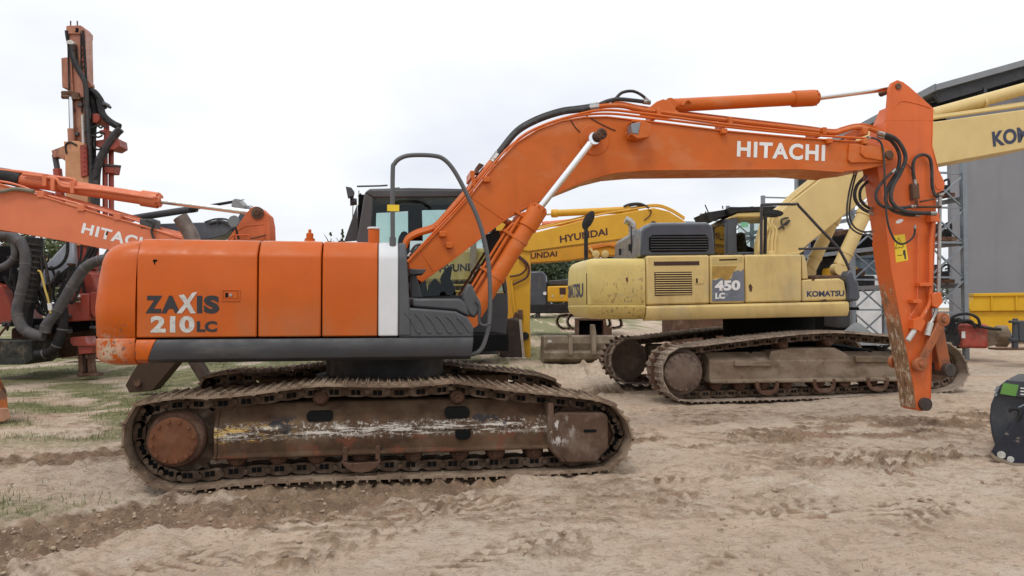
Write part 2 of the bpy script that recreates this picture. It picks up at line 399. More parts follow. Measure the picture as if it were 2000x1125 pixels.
gm.update(calc_edges=True); gm.shade_smooth()
for nm, arr in (('mud', MUD), ('green', GREEN)):
    at = gm.attributes.new(nm, 'FLOAT', 'POINT'); at.data.foreach_set('value', arr.astype(np.float32).ravel())
go = bpy.data.objects.new('ground', gm); COL.objects.link(go); tag(go, 'pale sandy yard with brown torn ruts and thin grass', 'ground', kind='structure')

def ground_mat():
    m = bpy.data.materials.new('sandy_ground'); m.use_nodes = True; t = m.node_tree; t.nodes.clear(); lk = t.links.new
    def N(k, **kw):
        n = t.nodes.new(k)
        for a, b in kw.items(): setattr(n, a, b)
        return n
    P = N('ShaderNodeNewGeometry').outputs['Position']
    def nz(s, det=6, ro=.6, st=None):
        src = P
        if st:
            vm = N('ShaderNodeVectorMath', operation='MULTIPLY'); lk(P, vm.inputs[0]); vm.inputs[1].default_value = st; src = vm.outputs[0]
        n = N('ShaderNodeTexNoise'); n.inputs['Scale'].default_value = s; n.inputs['Detail'].default_value = det; n.inputs['Roughness'].default_value = ro; lk(src, n.inputs['Vector']); return n.outputs['Fac']
    def mr(x, a, b, c=0., d=1.):
        n = N('ShaderNodeMapRange', interpolation_type='SMOOTHSTEP'); lk(x, n.inputs[0])
        for i, k in enumerate((a, b, c, d)): n.inputs[i + 1].default_value = k
        return n.outputs[0]
    def mix(f, a, b):
        n = N('ShaderNodeMix', data_type='RGBA'); lk(f, n.inputs[0])
        for k, i in ((a, 6), (b, 7)):
            if isinstance(k, tuple): n.inputs[i].default_value = (*k, 1)
            else: lk(k, n.inputs[i])
        return n.outputs[2]
    def op(o, a, b):
        n = N('ShaderNodeMath', operation=o)
        for k, i in ((a, 0), (b, 1)):
            if isinstance(k, (int, float)): n.inputs[i].default_value = k
            else: lk(k, n.inputs[i])
        return n.outputs[0]
    mud = N('ShaderNodeAttribute', attribute_name='mud').outputs['Fac']; green = N('ShaderNodeAttribute', attribute_name='green').outputs['Fac']
    c = mix(mr(nz(.9), .35, .68), (.585, .443, .325), (.47, .347, .25))
    c = mix(op('MULTIPLY', mr(nz(.35, 3), .42, .62), .6), c, (.56, .475, .365))
    c = mix(mr(nz(6, 6, .7), .46, .7), c, (.365, .262, .175))
    c = mix(op('MULTIPLY', mr(nz(2.2, 5), .52, .68), .6), c, (.62, .52, .41))
    c = mix(op('MULTIPLY', mr(nz(55, 4, .7), .56, .7), .55), c, (.20, .145, .105))
    c = mix(op('MULTIPLY', mr(nz(70, 3, .6), .63, .72), .5), c, (.55, .5, .43))
    c = mix(op('MULTIPLY', mr(nz(24, 8, .82), .54, .62), .6), c, (.27, .196, .14))
    c = mix(op('MULTIPLY', mr(nz(11, 8, .8, (1, 2.6, 1)), .545, .61), .6), c, (.26, .19, .135))
    c = mix(op('MULTIPLY', mr(nz(33, 8, .8), .56, .62), .6), c, (.60, .53, .45))
    mudc = mix(mr(nz(3, 6), .35, .65), (.315, .215, .135), (.205, .136, .086))
    mudc = mix(mr(nz(.7, 4), .52, .66), mudc, (.32, .20, .135))
    mudc = mix(op('MULTIPLY', mr(nz(13, 6, .7), .52, .68), .7), mudc, (.42, .32, .225))
    mudc = mix(op('MULTIPLY', mr(nz(28, 8, .8), .53, .6), .7), mudc, (.11, .072, .05))
    mm = mr(op('ADD', mud, op('MULTIPLY', op('SUBTRACT', nz(9, 5, .65), .5), .9)), .2, .75)
    c = mix(mm, c, mudc)
    gc = mix(mr(nz(4, 5), .35, .65), (.14, .145, .06), (.27, .245, .13))
    c = mix(mr(op('ADD', green, op('MULTIPLY', op('SUBTRACT', nz(14, 5, .7), .5), 1.0)), .14, .75), c, gc)
    b = N('ShaderNodeBsdfPrincipled'); lk(c, b.inputs['Base Color']); b.inputs['Roughness'].default_value = .92; b.inputs['Specular IOR Level'].default_value = .25
    bp = N('ShaderNodeBump'); bp.inputs['Distance'].default_value = .045; bp.inputs['Strength'].default_value = .8
    hh = op('ADD', nz(30, 8, .75), op('MULTIPLY', nz(9, 4, .6, (1, 2.2, 1)), .8)); lk(hh, bp.inputs['Height']); lk(bp.outputs[0], b.inputs['Normal'])
    o = N('ShaderNodeOutputMaterial'); lk(b.outputs[0], o.inputs[0]); return m
gm.materials.append(ground_mat())

# clods, pebbles and grass: each one object of loose stuff
def mesh_np(name, v, f, mats, label, cat, rnd=None):
    me = bpy.data.meshes.new(name); v = np.asarray(v, np.float32); f = np.asarray(f, np.int32); k = f.shape[1]
    me.vertices.add(len(v)); me.vertices.foreach_set('co', v.ravel()); me.loops.add(f.size); me.loops.foreach_set('vertex_index', f.ravel())
    me.polygons.add(len(f)); me.polygons.foreach_set('loop_start', np.arange(len(f), dtype=np.int32) * k); me.polygons.foreach_set('loop_total', np.full(len(f), k, np.int32))
    me.update(calc_edges=True); me.materials.append(mats)
    o = bpy.data.objects.new(name, me); COL.objects.link(o); return tag(o, label, cat, kind='stuff')
def ico(sub=1):
    bm = bmesh.new(); bmesh.ops.create_icosphere(bm, subdivisions=sub, radius=1)
    v = np.array([p.co[:] for p in bm.verts]); f = np.array([[p.index for p in q.verts] for q in bm.faces]); bm.free(); return v, f
def scatter_stones(n, mudlo, s0, s1):
    px = RNG.uniform(-150, 2150, n * 3); py = 690 + 440 * RNG.uniform(0, 1, n * 3) ** .8
    d = [G(a, b) for a, b in zip(px, py)]; x = np.array([a for a, b in d]); y = np.array([b for a, b in d])
    z, mu, g = ground(x, y); keep = RNG.uniform(0, 1, len(x)) < (mudlo + (1 - mudlo) * mu ** 1.5); x, y, z = x[keep][:n], y[keep][:n], z[keep][:n]
    v0, f0 = ico(1); m = len(x); s = s0 + (s1 - s0) * RNG.uniform(0, 1, m) ** 4
    a = RNG.uniform(0, 2 * pi, m); sc = RNG.uniform(.6, 1.3, (m, 1, 3)) * np.array([1, 1, .7])
    v = v0[None] * (1 + RNG.normal(0, .16, (m, len(v0), 1))) * sc * s[:, None, None]
    ca, sa = np.cos(a)[:, None], np.sin(a)[:, None]
    vx, vy = v[..., 0] * ca - v[..., 1] * sa, v[..., 0] * sa + v[..., 1] * ca
    v = np.stack([vx + x[:, None], vy + y[:, None], v[..., 2] + z[:, None] + s[:, None] * .12], -1)
    return v.reshape(-1, 3), (f0[None] + (np.arange(m) * len(v0))[:, None, None]).reshape(-1, 3)
m_clod = M('soil_clods', (.30, .215, .145), .95, var=.35, vs=4, layers=[dict(col=(.40, .31, .22), scale=6, lo=.48, hi=.6, amt=.8)])
m_peb = M('pale_pebbles', (.38, .33, .28), .9, var=.35, vs=9)
mesh_np('soil_clods', *scatter_stones(5200, .01, .003, .024), m_clod, 'crumbled brown soil clods strewn along the ruts', 'soil clods')
mesh_np('pebbles', *scatter_stones(3600, .8, .002, .009), m_peb, 'small pale pebbles strewn over the sand', 'pebbles')

def grass(spots, name, mat, label, h0, h1, nb, spread):
    vs, fs = [], []
    for x, y in spots:
        z = gz(x, y); n = RNG.integers(nb[0], nb[1])
        for _ in range(n):
            a = RNG.uniform(0, 2 * pi); r = spread * RNG.uniform(0, 1) ** .7; bx, by = x + r * cos(a), y + r * sin(a)
            h = RNG.uniform(h0, h1); b = RNG.uniform(0, 2 * pi); w = h * RNG.uniform(.05, .1); le = h * RNG.uniform(.1, .7); c = RNG.uniform(0, 2 * pi)
            k = len(vs); vs += [(bx - w * cos(b), by - w * sin(b), z - .01), (bx + w * cos(b), by + w * sin(b), z - .01), (bx + le * cos(c), by + le * sin(c), z + h)]; fs.append((k, k + 1, k + 2))
    return mesh_np(name, vs, fs, mat, label, 'grass')
def pick(n, cond, x0, x1, y0, y1):
    px = RNG.uniform(x0, x1, n); py = RNG.uniform(y0, y1, n); d = np.array([G(a, b) for a, b in zip(px, py)])
    z, mu, g = ground(d[:, 0], d[:, 1]); k = RNG.uniform(0, 1, n) < cond(mu, g); return d[k]
m_grass = M('grass_blades', (.13, .155, .05), .7, var=.35, vs=3, layers=[dict(col=(.33, .28, .15), scale=5, lo=.48, hi=.62, amt=.8)])
m_weed = M('dry_weeds', (.20, .17, .10), .8, var=.4, vs=5)
sp = np.concatenate([pick(9500, lambda m, g: g ** 1.3, -80, 700, 690, 860), pick(800, lambda m, g: g * .8, -50, 420, 915, 1010), pick(900, lambda m, g: g, 940, 1180, 690, 715)])
grass(sp, 'grass', m_grass, 'short thin green grass on the sand behind the excavator', .012, .06, (6, 16), .16)
sp = pick(420, lambda m, g: .55 * (1 - m), -50, 2050, 860, 1125)
grass(sp, 'dry_weeds', m_weed, 'tiny dry weed tufts dotted over the foreground sand', .008, .032, (2, 7), .025)
# ------------------------------------------------------------------ shared excavator pieces
def closed_resample(pts, n):
    p = np.array(pts); p = np.vstack([p, p[:1]]); s = np.r_[0, np.cumsum(np.linalg.norm(np.diff(p, axis=0), axis=1))]
    t = np.linspace(0, s[-1], n, endpoint=False); return np.stack([np.interp(t, s, p[:, 0]), np.interp(t, s, p[:, 1])], -1), s[-1]

def make_track(root, path_uz, vc, width, pitch, mats, link_h=.10, name='track'):
    """shoes are sub-parts of the track; the chain of links and pins is the track's own mesh"""
    raw = [V((a, 0, b)) for a, b in path_uz]; sm = [(p.x, p.z) for p in spline(raw, 10, closed=True)]
    _, per = closed_resample(sm, 10); n = round(per / pitch); pts, _ = closed_resample(sm, n); pitch = per / n
    mshoe, mchain = mats
    sh = MB(); w = width / 2; h = pitch / 2
    prof = [(-h * 1.0, -.028), (-h * .98, .019), (-h * .86, .019), (-h * .8, 0), (-.06 * h, 0), (-.03 * h, .022), (.10 * h, .022), (.14 * h, 0), (.80 * h, 0), (.84 * h, .022), (h * .94, .022), (h * 1.06, -.012), (h * 1.06, -.028), (h * .8, -.018), (-h * .8, -.018)]
    sh.loft([[(a, -w, b) for a, b in prof], [(a, w, b) for a, b in prof]])
    for a in (-.45, .35):
        for b in (-.16, -.07, .07, .16): sh.cyl((a * h, b * width / .6, -.002), (a * h, b * width / .6, .012), .012, n=6)
    ch = MB(); first = None; tr = None; mats_ = []
    for i in range(n):
        a, b = pts[i], pts[(i + 1) % n]; t = (b - a) / np.linalg.norm(b - a); nn = (-t[1], t[0]); c = (a + b) / 2
        mw = Matrix(((t[0], 0, nn[0], c[0]), (0, 1, 0, 0), (t[1], 0, nn[1], c[1]), (0, 0, 0, 1))); mats_.append(mw)
        lo, hi = -.028 - link_h, -.028
        o8 = [(-h * 1.22, lo + .04), (-h * 1.0, lo + .01), (-h * .5, lo), (h * .5, lo + .002), (h * .95, lo + .012), (h * 1.05, lo + .05), (h * .95, hi - .02), (h * .3, hi), (-h * .6, hi), (-h * 1.1, hi - .025)]
        for s_ in (-1, 1):
            y = s_ * .085 * width / .6; q = [mw @ V((x, y - .022, z)) for x, z in o8]; ch.loft([q, [p + V((0, .044, 0)) for p in q]])
            for bx in (-.36, .1): ch.mi = 1; pq = mw @ V((bx * h + .012, y - .026 * 1, lo + link_h * .42)); ch.box((pq.x - .02, pq.y - .001, pq.z - .022), (pq.x + .016, pq.y + .06, pq.z + .022)); ch.mi = 0
        p0 = mw @ V((-h, 0, lo + .05)); ch.cyl(p0 + V((0, -.13 * width / .6, 0)), p0 + V((0, .13 * width / .6, 0)), .024, n=8)
    tr = ch.build(name, [mchain, m_dark], root); tr.location = (0, vc, 0)
    s0 = sh.build('track_shoe', mshoe, tr); s0.matrix_local = mats_[0]
    for mw in mats_[1:]: inst(s0, tr, mw)
    return tr

def copy_part(o, parent, dv):
    c = inst(o, parent); c.location = o.location + V((0, dv, 0))
    for k in o.children: inst(k, c)
    return c

def roller(u, z, v0, v1, r):
    b = MB(); w = v1 - v0
    b.lathe((u, v0, z), (0, 1, 0), [(0, 0), (0, r * .5), (.02, r * .55), (.03, r * .8), (.06, r), (w * .3, r), (w * .32, r * .8), (w * .68, r * .8), (w * .7, r), (w - .06, r), (w - .03, r * .8), (w, r * .5), (w, 0)], 18)
    for k in range(6):
        a = k * pi / 3; b.cyl((u + r * .35 * cos(a), v0 - .01, z + r * .35 * sin(a)), (u + r * .35 * cos(a), v0 + .03, z + r * .35 * sin(a)), .014, n=6)
    return b

def sprocket(c, r, n, v0, v1):
    b = MB(); pts = []
    for k in range(n):
        for f, rr in ((-.28, r * .86), (-.12, r), (.12, r), (.28, r * .86)):
            a = 2 * pi * (k + f) / n; pts.append((c.x + rr * cos(a), v0, c.z + rr * sin(a)))
    return b.prism(pts, (0, v1 - v0, 0))

def bolt_ring(b, c, r, n, v, s=.018, ph=0, h=.02):
    for k in range(n):
        a = 2 * pi * k / n + ph; p = (c.x + r * cos(a), c.z + r * sin(a)); b.cyl((p[0], v - h, p[1]), (p[0], v + .005, p[1]), s, n=6)
    return b

def cyl_pair(F, root, base, head, tip, v, rb, rh, rr, mp, name, mr=None, hx=.14, base_r=None):
    """hydraulic cylinder: barrel (part) > rod. base, head, tip are local points."""
    b = MB(); t = (head - base).normalized(); L_ = (head - base).length
    b.lathe(base, t, [(0, 0), (0, rb * .8), (.02, rb), (L_ - hx - .05, rb), (L_ - hx - .04, rh), (L_ - .02, rh), (L_ - .015, rh * .78), (L_ + .03, rh * .78), (L_ + .03, 0)], 24)
    b.cyl(base - t * .06 + V((0, -rb * .9, 0)), base - t * .06 + V((0, rb * .9, 0)), rb * .95, n=18)
    for k in range(10):
        x = t.cross(V((0, 1, 0))).normalized(); a = 2 * pi * k / 10; o_ = (x * cos(a) + V((0, 1, 0)) * sin(a)) * rh * .86
        b.cyl(head + o_ - t * .03, head + o_ + t * .012, .013, n=6)
    o = b.build(name, mp, root)
    r = MB(); r.cyl(head, tip, rr, n=20); r.cyl(tip + V((0, -rb * .6, 0)), tip + V((0, rb * .6, 0)), rb * .75, n=18)
    r.build('piston_rod', [mr or m_chrome], o)
    return o

def hose(F, root, pix, v, r, mat=None, name='hose', smooth=6, n=8, fit=None):
    if fit is None: fit = F is FRONT
    """pix: photo points (px, py[, v])"""
    b = MB(); pts = F.pl(pix, v); b.tube(pts, r, n, smooth=smooth)
    mats = [mat or m_hose, m_steel]
    if fit:
        b.mi = 1
        for a, c in ((pts[0], pts[1]), (pts[-1], pts[-2])):
            d = (c - a).normalized(); b.cyl(a - d * r * .5, a + d * r * 3, r * 1.18, n=8)
    return b.build(name, mats, root)

# ------------------------------------------------------------------ the orange excavator in front
F = Fr(-1.36, 7.96, R(10))
FRONT = F
EX = F.empty('excavator', 'large orange crawler excavator without bucket in the foreground, grey stripe on its flank', 'excavator')
HV = -1.27                                    # plane of the right flank
UA = lambda px, py=600, v=HV: F.at(px, py, v).x

# undercarriage
path = [(262, 790), (293, 784), (341, 774), (390, 776), (482, 769), (582, 755), (625, 751), (690, 752), (760, 753), (829, 751), (883, 745), (969, 757), (1048, 766), (1123, 773), (1188, 785), (1219, 808), (1238, 848), (1232, 880), (1210, 906), (1170, 921),
        (1010, 929), (900, 933), (668, 939), (533, 945), (441, 951), (350, 961), (301, 953), (262, 926), (240, 890), (236, 850), (244, 815)]
path = [(p.x, p.z) for p in (F.at(a, b, -1.5) for a, b in path)]
TR = make_track(EX, path, -1.2, .6, .19, (m_shoe, m_chain))
copy_part(TR, EX, 2.4)

m_frame = M('peeling_track_frame_paint', (.07, .04, .024), .8, spec=.12, var=.3, vs=4, layers=[
    dict(col=(.135, .09, .056), scale=2.5, lo=.42, hi=.7, amt=.85), dict(col=(.16, .055, .03), scale=6, lo=.5, hi=.65, amt=.6, z=((.46, .40),)),
    dict(col=(.58, .54, .48), scale=6, detail=12, nr=.85, stretch=(.35, .35, 3.2), lo=.515, hi=.545, z=((.40, .45), (.55, .50)), amt=.95), dict(col=(.58, .54, .48), scale=30, detail=6, nr=.8, lo=.55, hi=.58, z=((.38, .43), (.57, .52)), amt=.7),
    dict(col=(.50, .33, .11), scale=7, detail=10, nr=.8, stretch=(.6, .6, 2.5), lo=.52, hi=.55, z=((.36, .41), (.57, .5)), x=((-1.7, -2.3),), amt=.95),
    dict(col=(.022, .025, .034), scale=3, lo=.64, hi=.67, z=((.42, .46), (.62, .56)), amt=.8)], bump=.003, bs=30)
fb = MB()
z_t = F.at(700, 788, -1.42).z; z_m = F.at(700, 832, -1.42).z; z_b = F.at(700, 884, -1.42).z
u0, u1 = F.at(424, 850, -1.42).x, F.at(1080, 850, -1.42).x
prof = [(-1.36, z_b - .02), (-1.44, z_b - .02), (-1.44, z_b + .012), (-1.405, z_b + .015), (-1.405, z_m), (-1.38, z_m + .05), (-1.27, z_t), (-1.10, z_t + .03), (-1.02, z_t), (-1.0, z_b)]
fb.loft([[(u0, a, b) for a, b in prof], [(u1, a, b) for a, b in prof]])
fb.loft([[(u0 - .03, a * 1.004, b) for a, b in prof], [(u0, a * 1.004, b) for a, b in prof]])
fb.box((u0 + .3, -1.425, z_m - .07), (u0 + .72, -1.404, z_m + .0)); fb.box((u1 - 1.1, -1.425, z_m - .06), (u1 - .72, -1.404, z_m + .015))
fb.box((u0 - .05, -1.3, z_b + .05), (u0 + .1, -1.05, z_t + .02))
FRM = fb.build('track_frame', m_frame, EX, bevel=.012)
def slot(c1, c2, v, name='access_slot', par=None, d=.012):
    a, b = F.at(*c1, v), F.at(*c2, v); r = min(abs(b.z - a.z), abs(b.x - a.x)) * .42; pts = []
    for cx, cz, s in ((max(a.x, b.x) - r, max(a.z, b.z) - r, 0), (min(a.x, b.x) + r, max(a.z, b.z) - r, pi / 2), (min(a.x, b.x) + r, min(a.z, b.z) + r, pi), (max(a.x, b.x) - r, min(a.z, b.z) + r, 1.5 * pi)):
        for k in range(5): pts.append((cx + r * cos(s + k * pi / 8), v - d, cz + r * sin(s + k * pi / 8)))
    return MB().prism(pts, (0, d + .1, 0)).build(name, m_dark, par or FRM)  # raised black pad; its colour stands for the darkness of a hole
slot((599, 804), (650, 822), -1.385); slot((869, 796), (917, 816), -1.385); slot((889, 834), (919, 858), -1.41)
for px, py in ((458, 896), (540, 893), (617, 892), (705, 890), (808, 889), (900, 887), (972, 885), (1048, 884)):
    c = F.at(px, py, -1.4); roller(c.x, c.z - .005, -1.36, -1.04, .085).build('track_roller', m_rust, FRM)
for px, py in ((625, 779), (895, 777)):
    c = F.at(px, py, -1.38); b = roller(c.x, c.z, -1.37, -1.06, .07); b.box((c.x - .05, -1.2, c.z - .2), (c.x + .05, -1.1, c.z)); b.build('carrier_roller', m_rust, FRM)
for px in (706,):   # chain guard below the middle roller
    g = MB(); c = F.at(px, 890, -1.43); pts = [(c.x + .17 * cos(a), -1.44, c.z - .03 + .12 * sin(a)) for a in np.linspace(pi, 2 * pi, 9)]
    g.prism(pts + [(c.x + .12, -1.44, c.z - .06), (c.x - .12, -1.44, c.z - .06)], (0, .025, 0)); g.box((c.x - .16, -1.44, c.z - .04), (c.x - .12, -1.40, c.z + .08)); g.box((c.x + .12, -1.44, c.z - .04), (c.x + .16, -1.40, c.z + .08)); g.build('chain_guard', m_rust, FRM, bevel=.006)
c = F.at(338, 861, -1.46)
sprocket(c, .385, 21, -1.235, -1.17).build('drive_sprocket', m_chain, FRM, bevel=.008)
b = MB(); b.lathe((c.x, -1.46, c.z), (0, 1, 0), [(0, 0), (0, .186), (.012, .192), (.05, .195), (.052, .222), (.09, .24), (.15, .245), (.155, .21), (.40, .21), (.40, 0)], 40)
FD = b.build('final_drive', m_rust, FRM)
b = MB(); b.lathe((c.x, -1.475, c.z), (0, 1, 0), [(0, 0), (0, .17), (.004, .19), (.016, .194), (.016, 0)], 40); bolt_ring(b, c, .168, 12, -1.475, .017, .2, .02)
b.build('drive_cover', m_rim, FRM)
c2 = F.at(1150, 850, -1.3)
b = MB(); b.lathe((c2.x - .02, -1.31, c2.z), (0, 1, 0), [(0, 0), (0, .1), (.03, .12), (.05, .27), (.05, .345), (.09, .345), (.09, .375), (.17, .375), (.17, .345), (.21, .345), (.21, 0)], 36); b.build('idler_wheel', m_rust, FRM)
b = MB(); b.plate(F, [(1074, 812), (1092, 806), (1180, 806), (1188, 814), (1189, 876), (1165, 904), (1108, 905), (1074, 875)], -1.455, -1.30)
b.plate(F, [(1070, 786), (1082, 786), (1085, 868), (1106, 903), (1098, 905), (1072, 876)], -1.465, -1.25)
m_guard = M('brown_worn_guard', (.09, .053, .036), .75, spec=.15, var=.25, vs=5, layers=[dict(col=(.55, .52, .48), scale=7, detail=8, nr=.75, stretch=(2, 2, .8), lo=.52, hi=.56, near=(F.o + F.u * F.at(1092, 840, -1.46).x + F.v * -1.46 + V((0, 0, F.at(1092, 840, -1.46).z)), .05, .19)), dict(col=(.2, .145, .11), scale=3, lo=.5, hi=.7, amt=.7)], bump=.0015, bs=30)
IG = b.build('idler_guard', m_guard, FRM, bevel=.018)
slot((1140, 839), (1165, 844), -1.456, 'guard_slot', FRM, .004)
f2 = inst(FRM, EX); f2.scale = (1, -1, 1)
for k in FRM.children: inst(k, f2)
b = MB(); b.cyl((0, 0, .82), (0, 0, 1.09), .62, n=40); b.cyl((0, 0, .55), (0, 0, .84), .72, n=32); b.box((-.75, -1.05, .42), (.75, 1.05, .62))
for sx in (-1, 1):
    for sy in (-1, 1): b.bar((sx * .3, sy * .3, .6), (sx * 1.0, sy * 1.1, .5), .35, .26)
b.build('turntable', M('greasy_black_steel', (.02, .018, .017), .6), EX)

# upper body: flank panels share one cross-section (v, z)
PROF = [(HV, 1.288), (HV, 1.6), (HV, 1.985), (HV + .012, 2.02), (HV + .075, 2.10), (HV + .13, 2.142), (HV + .2, 2.155), (HV + .45, 2.158), (HV + .45, 1.288)]
def panel(pxl, pxr, name, mat, bev=.012, gap=.006, prof=PROF, dv=0, parent=None):
    a, b_ = UA(pxl) + gap, UA(pxr) - gap
    return MB().loft([[(a, p + dv, q) for p, q in prof], [(b_, p + dv, q) for p, q in prof]]).build(name, mat, parent or EX, bevel=bev, ang=25)
cwp = F.o + F.u * UA(203, 695) + F.v * HV + V((0, 0, 1.17))
m_cw = paint('counterweight_paint', ORANGE, chips=[dict(col=(.52, .40, .29), scale=13, detail=8, nr=.72, lo=.48, hi=.50, near=(cwp, .02, .24)), dict(col=(.17, .08, .05), scale=26, lo=.59, hi=.61, near=(cwp + V((.2, 0, .02)), .05, .42)), chip(lo=.74)])
D1 = panel(265, 503, 'engine_door', m_or); D2 = panel(503, 628, 'engine_door', m_or); D3 = panel(628, 738.5, 'engine_door', m_or)
panel(738.5, 778, 'striped_panel', m_white, gap=.002)
tp = [(HV, 1.288), (HV, 1.985), (HV + .012, 2.02), (HV + .075, 2.10), (HV + .13, 2.142), (HV + .2, 2.152), (HV + .3, 2.152), (HV + .3, 1.288)]
b = MB(); a0, a1, a2 = UA(778), UA(793), UA(804)
b.loft([[(a0, p, q) for p, q in tp]] + [[(a1 + (a2 - a1) * min(1, max(0, (2.06 - q) / .35)), p, q) for p, q in tp]]); b.build('pillar_trim', m_plastic, EX, bevel=.014)
SK = [(HV - .005, 1.272), (HV - .03, 1.24), (HV - .035, 1.17), (HV - .015, 1.10), (HV + .04, 1.068), (HV + .12, 1.062), (HV + .3, 1.07), (HV + .3, 1.272)]
m_skirt = M('scuffed_dark_skirt', (.038, .038, .041), .55, var=.15, layers=[dict(col=(.12, .115, .11), scale=1.4, stretch=(1, 1, 3), lo=.48, hi=.72, amt=.7), dict(col=(.2, .19, .18), scale=35, lo=.69, hi=.74, amt=.6)], bump=.0006, bs=25)
ob = MB(); ua = UA(265, 690)
def skl(px0, px1, name, mat, cut0=0, cut1=0):
    x0, x1 = UA(px0, 690), UA(px1, 690)
    return MB().loft([[(x0 + cut0 * (q - 1.17), p, q) for p, q in SK], [(x1 + cut1 * (q - 1.17), p, q) for p, q in SK]]).build(name, mat, EX, ang=40, bevel=.006)
skl(266, 296, 'corner_skirt', m_cw, 0, .35); skl(296.4, 922, 'side_skirt', m_skirt, .35, .12)
# counterweight: plan outline with rounded rear corners, profile swept over the height
def cw_ring(z, inset, r):
    x0, xr = UA(264.6) - .002, -2.50; v0 = HV + inset; pts = [(x0, v0)]
    cx = xr + r + inset
    for k in range(9):
        a = -pi / 2 - k * pi / 16; pts.append((cx + r * cos(a), v0 + r + r * sin(a)))
    pts += [(xr + inset - .1, -.55), (xr + inset - .13, 0), (xr + inset - .1, .55)]
    for k in range(9):
        a = pi - k * pi / 16; pts.append((cx + r * cos(a), -v0 - r + r * sin(a)))
    pts.append((x0, -v0)); return [(x, y, z) for x, y in pts]
cwprof = [(1.05, .10, .2), (1.075, .035, .22), (1.12, .004, .24), (1.27, -.004, .25), (1.285, .012, .25), (1.30, .0, .25), (1.55, -.01, .25), (1.8, .01, .25), (1.95, .03, .25), (2.02, .05, .25), (2.07, .08, .25), (2.11, .125, .26), (2.14, .19, .28), (2.157, .27, .28), (2.162, .36, .28)]
MB().loft([cw_ring(*k) for k in cwprof]).build('counterweight', m_cw, EX, ang=50)
b = MB(); b.box((UA(265), -.85, 1.07), (.02, .28, 2.0)); b.box((UA(265), -.85, 2.0), (-.02, .9, 2.145)); b.box((UA(265), .2, 1.07), (-.5, 1.27, 2.12)); b.build('body_shell', m_or, EX, bevel=.02)
b = MB(); b.box((.02, -1.0, 1.09), (.75, .28, 1.32)); b.box((.05, -.32, 1.3), (.5, -.27, 1.62)); b.box((.05, .27, 1.3), (.5, .32, 1.62)); b.box((.7, -.55, 1.1), (1.25, .25, 1.27)); b.build('front_frame', m_dark, EX, bevel=.01)
b = MB(); b.box((-2.0, -1.0, 1.075), (.78, 1.2, 1.1)); b.build('belly_plate', m_dark, EX)
# lettering and latch on the first door
dk = HV - .003
text(F, 'Z', ((284, 612), (317, 612), (317, 577.5), (284, 577.5)), dk, m_letter_k, D1, .06)
text(F, 'A', ((315, 612), (352, 612), (352, 577.5), (315, 577.5)), dk, m_letter_k, D1, .06)
text(F, 'X', ((345, 612), (382, 612), (386, 570), (348, 577)), dk - .002, m_letter_s, D1, .05)
text(F, 'I', ((384.5, 612), (395, 612), (395, 577.5), (384.5, 577.5)), dk, m_letter_k, D1, .06)
text(F, 'S', ((398, 612.5), (428.5, 612.5), (428.5, 577), (398, 577)), dk, m_letter_k, D1, .06)
text(F, '210', ((294, 650), (380, 650), (380, 617), (294, 617)), dk, m_letter_s, D1, .045)
text(F, 'LC', ((384, 648.5), (424, 648.5), (424, 627), (384, 627)), dk, m_letter_k, D1, .05)
b = MB(); p, q_ = F.at(433, 588, HV), F.at(469, 565, HV)
for (x0, z0, x1, z1) in ((p.x, p.z, q_.x, p.z + .012), (p.x, q_.z - .012, q_.x, q_.z), (p.x, p.z + .012, p.x + .012, q_.z - .012), (q_.x - .012, p.z + .012, q_.x, q_.z - .012)): b.box((x0, HV - .008, z0), (x1, HV + .01, z1))
b.box((p.x + .022, HV - .006, p.z + .022), (q_.x - .022, HV + .01, q_.z - .022)); b.mi = 1; b.box((p.x + .03, HV - .0075, p.z + .03), (p.x + .055, HV + .01, q_.z - .03)); b.mi = 2; b.cyl(((p.x + q_.x) / 2, HV - .014, (p.z + q_.z) / 2), ((p.x + q_.x) / 2, HV, (p.z + q_.z) / 2), .014, n=14)
b.build('door_latch', [m_or, m_dark, m_steel], D1, bevel=.002)
b = MB(); c = F.at(303, 510, HV); b.prism([(c.x - .02, HV - .002, c.z + .008), (c.x - .005, HV - .002, c.z + .016), (c.x + .02, HV - .002, c.z + .01), (c.x + .012, HV - .002, c.z - .006), (c.x + .002, HV - .002, c.z - .004), (c.x, HV - .002, c.z - .04)], (0, .004, 0)); b.build('paint_damage', m_dark, D1)

# toolbox, step and the parts at the front corner
b = MB(); b.plate(F, [(779, 604), (800, 601), (890, 608), (914, 620), (925, 640), (925, 660), (779, 660)], HV + .005, -.6)
TB = b.build('tool_box', m_plastic, EX, bevel=.02)
b = MB()
for k in range(6):
    x = 20.3 * k; h = 2.2 * k; pts = F.pl([(791 + x, 611 + h * .8), (801 + x, 622 + h * .6), (809 + x, 636 + h * .3), (815 + x, 648), (821 + x, 649)][: (5 if k < 5 else 4)], HV + .004); b.tube(pts, .011, 8, smooth=4)
b.build('pressed_ribs', m_plastic, TB)
b = MB(); b.plate(F, [(805, 583), (899, 583), (910, 592), (919, 620), (891, 606.5), (805, 599.5)], HV + .06, -.55); b.build('step_cover', m_plastic, EX, bevel=.02)
b = MB(); b.plate(F, [(800, 525), (833, 526), (827, 535), (800, 537)], -.95, -.6); b.plate(F, [(802, 536), (813, 536), (825, 581), (803, 581)], -.9, -.7); b.build('fuel_step', m_char, EX, bevel=.008)
b = MB(); b.plate(F, [(904, 575), (913, 557), (921, 553), (931, 577), (940, 592), (938, 606), (927, 622), (916, 614), (906, 592)], -1.2, -1.05); MR = b.build('mirror_housing', m_plastic, EX, bevel=.02)
b = MB(); b.tube(F.pl([(930, 588), (937, 600), (936, 628), (945, 636), (958, 632)], -1.215), .014, 8, smooth=4); b.build('mirror_bracket', m_char, MR)
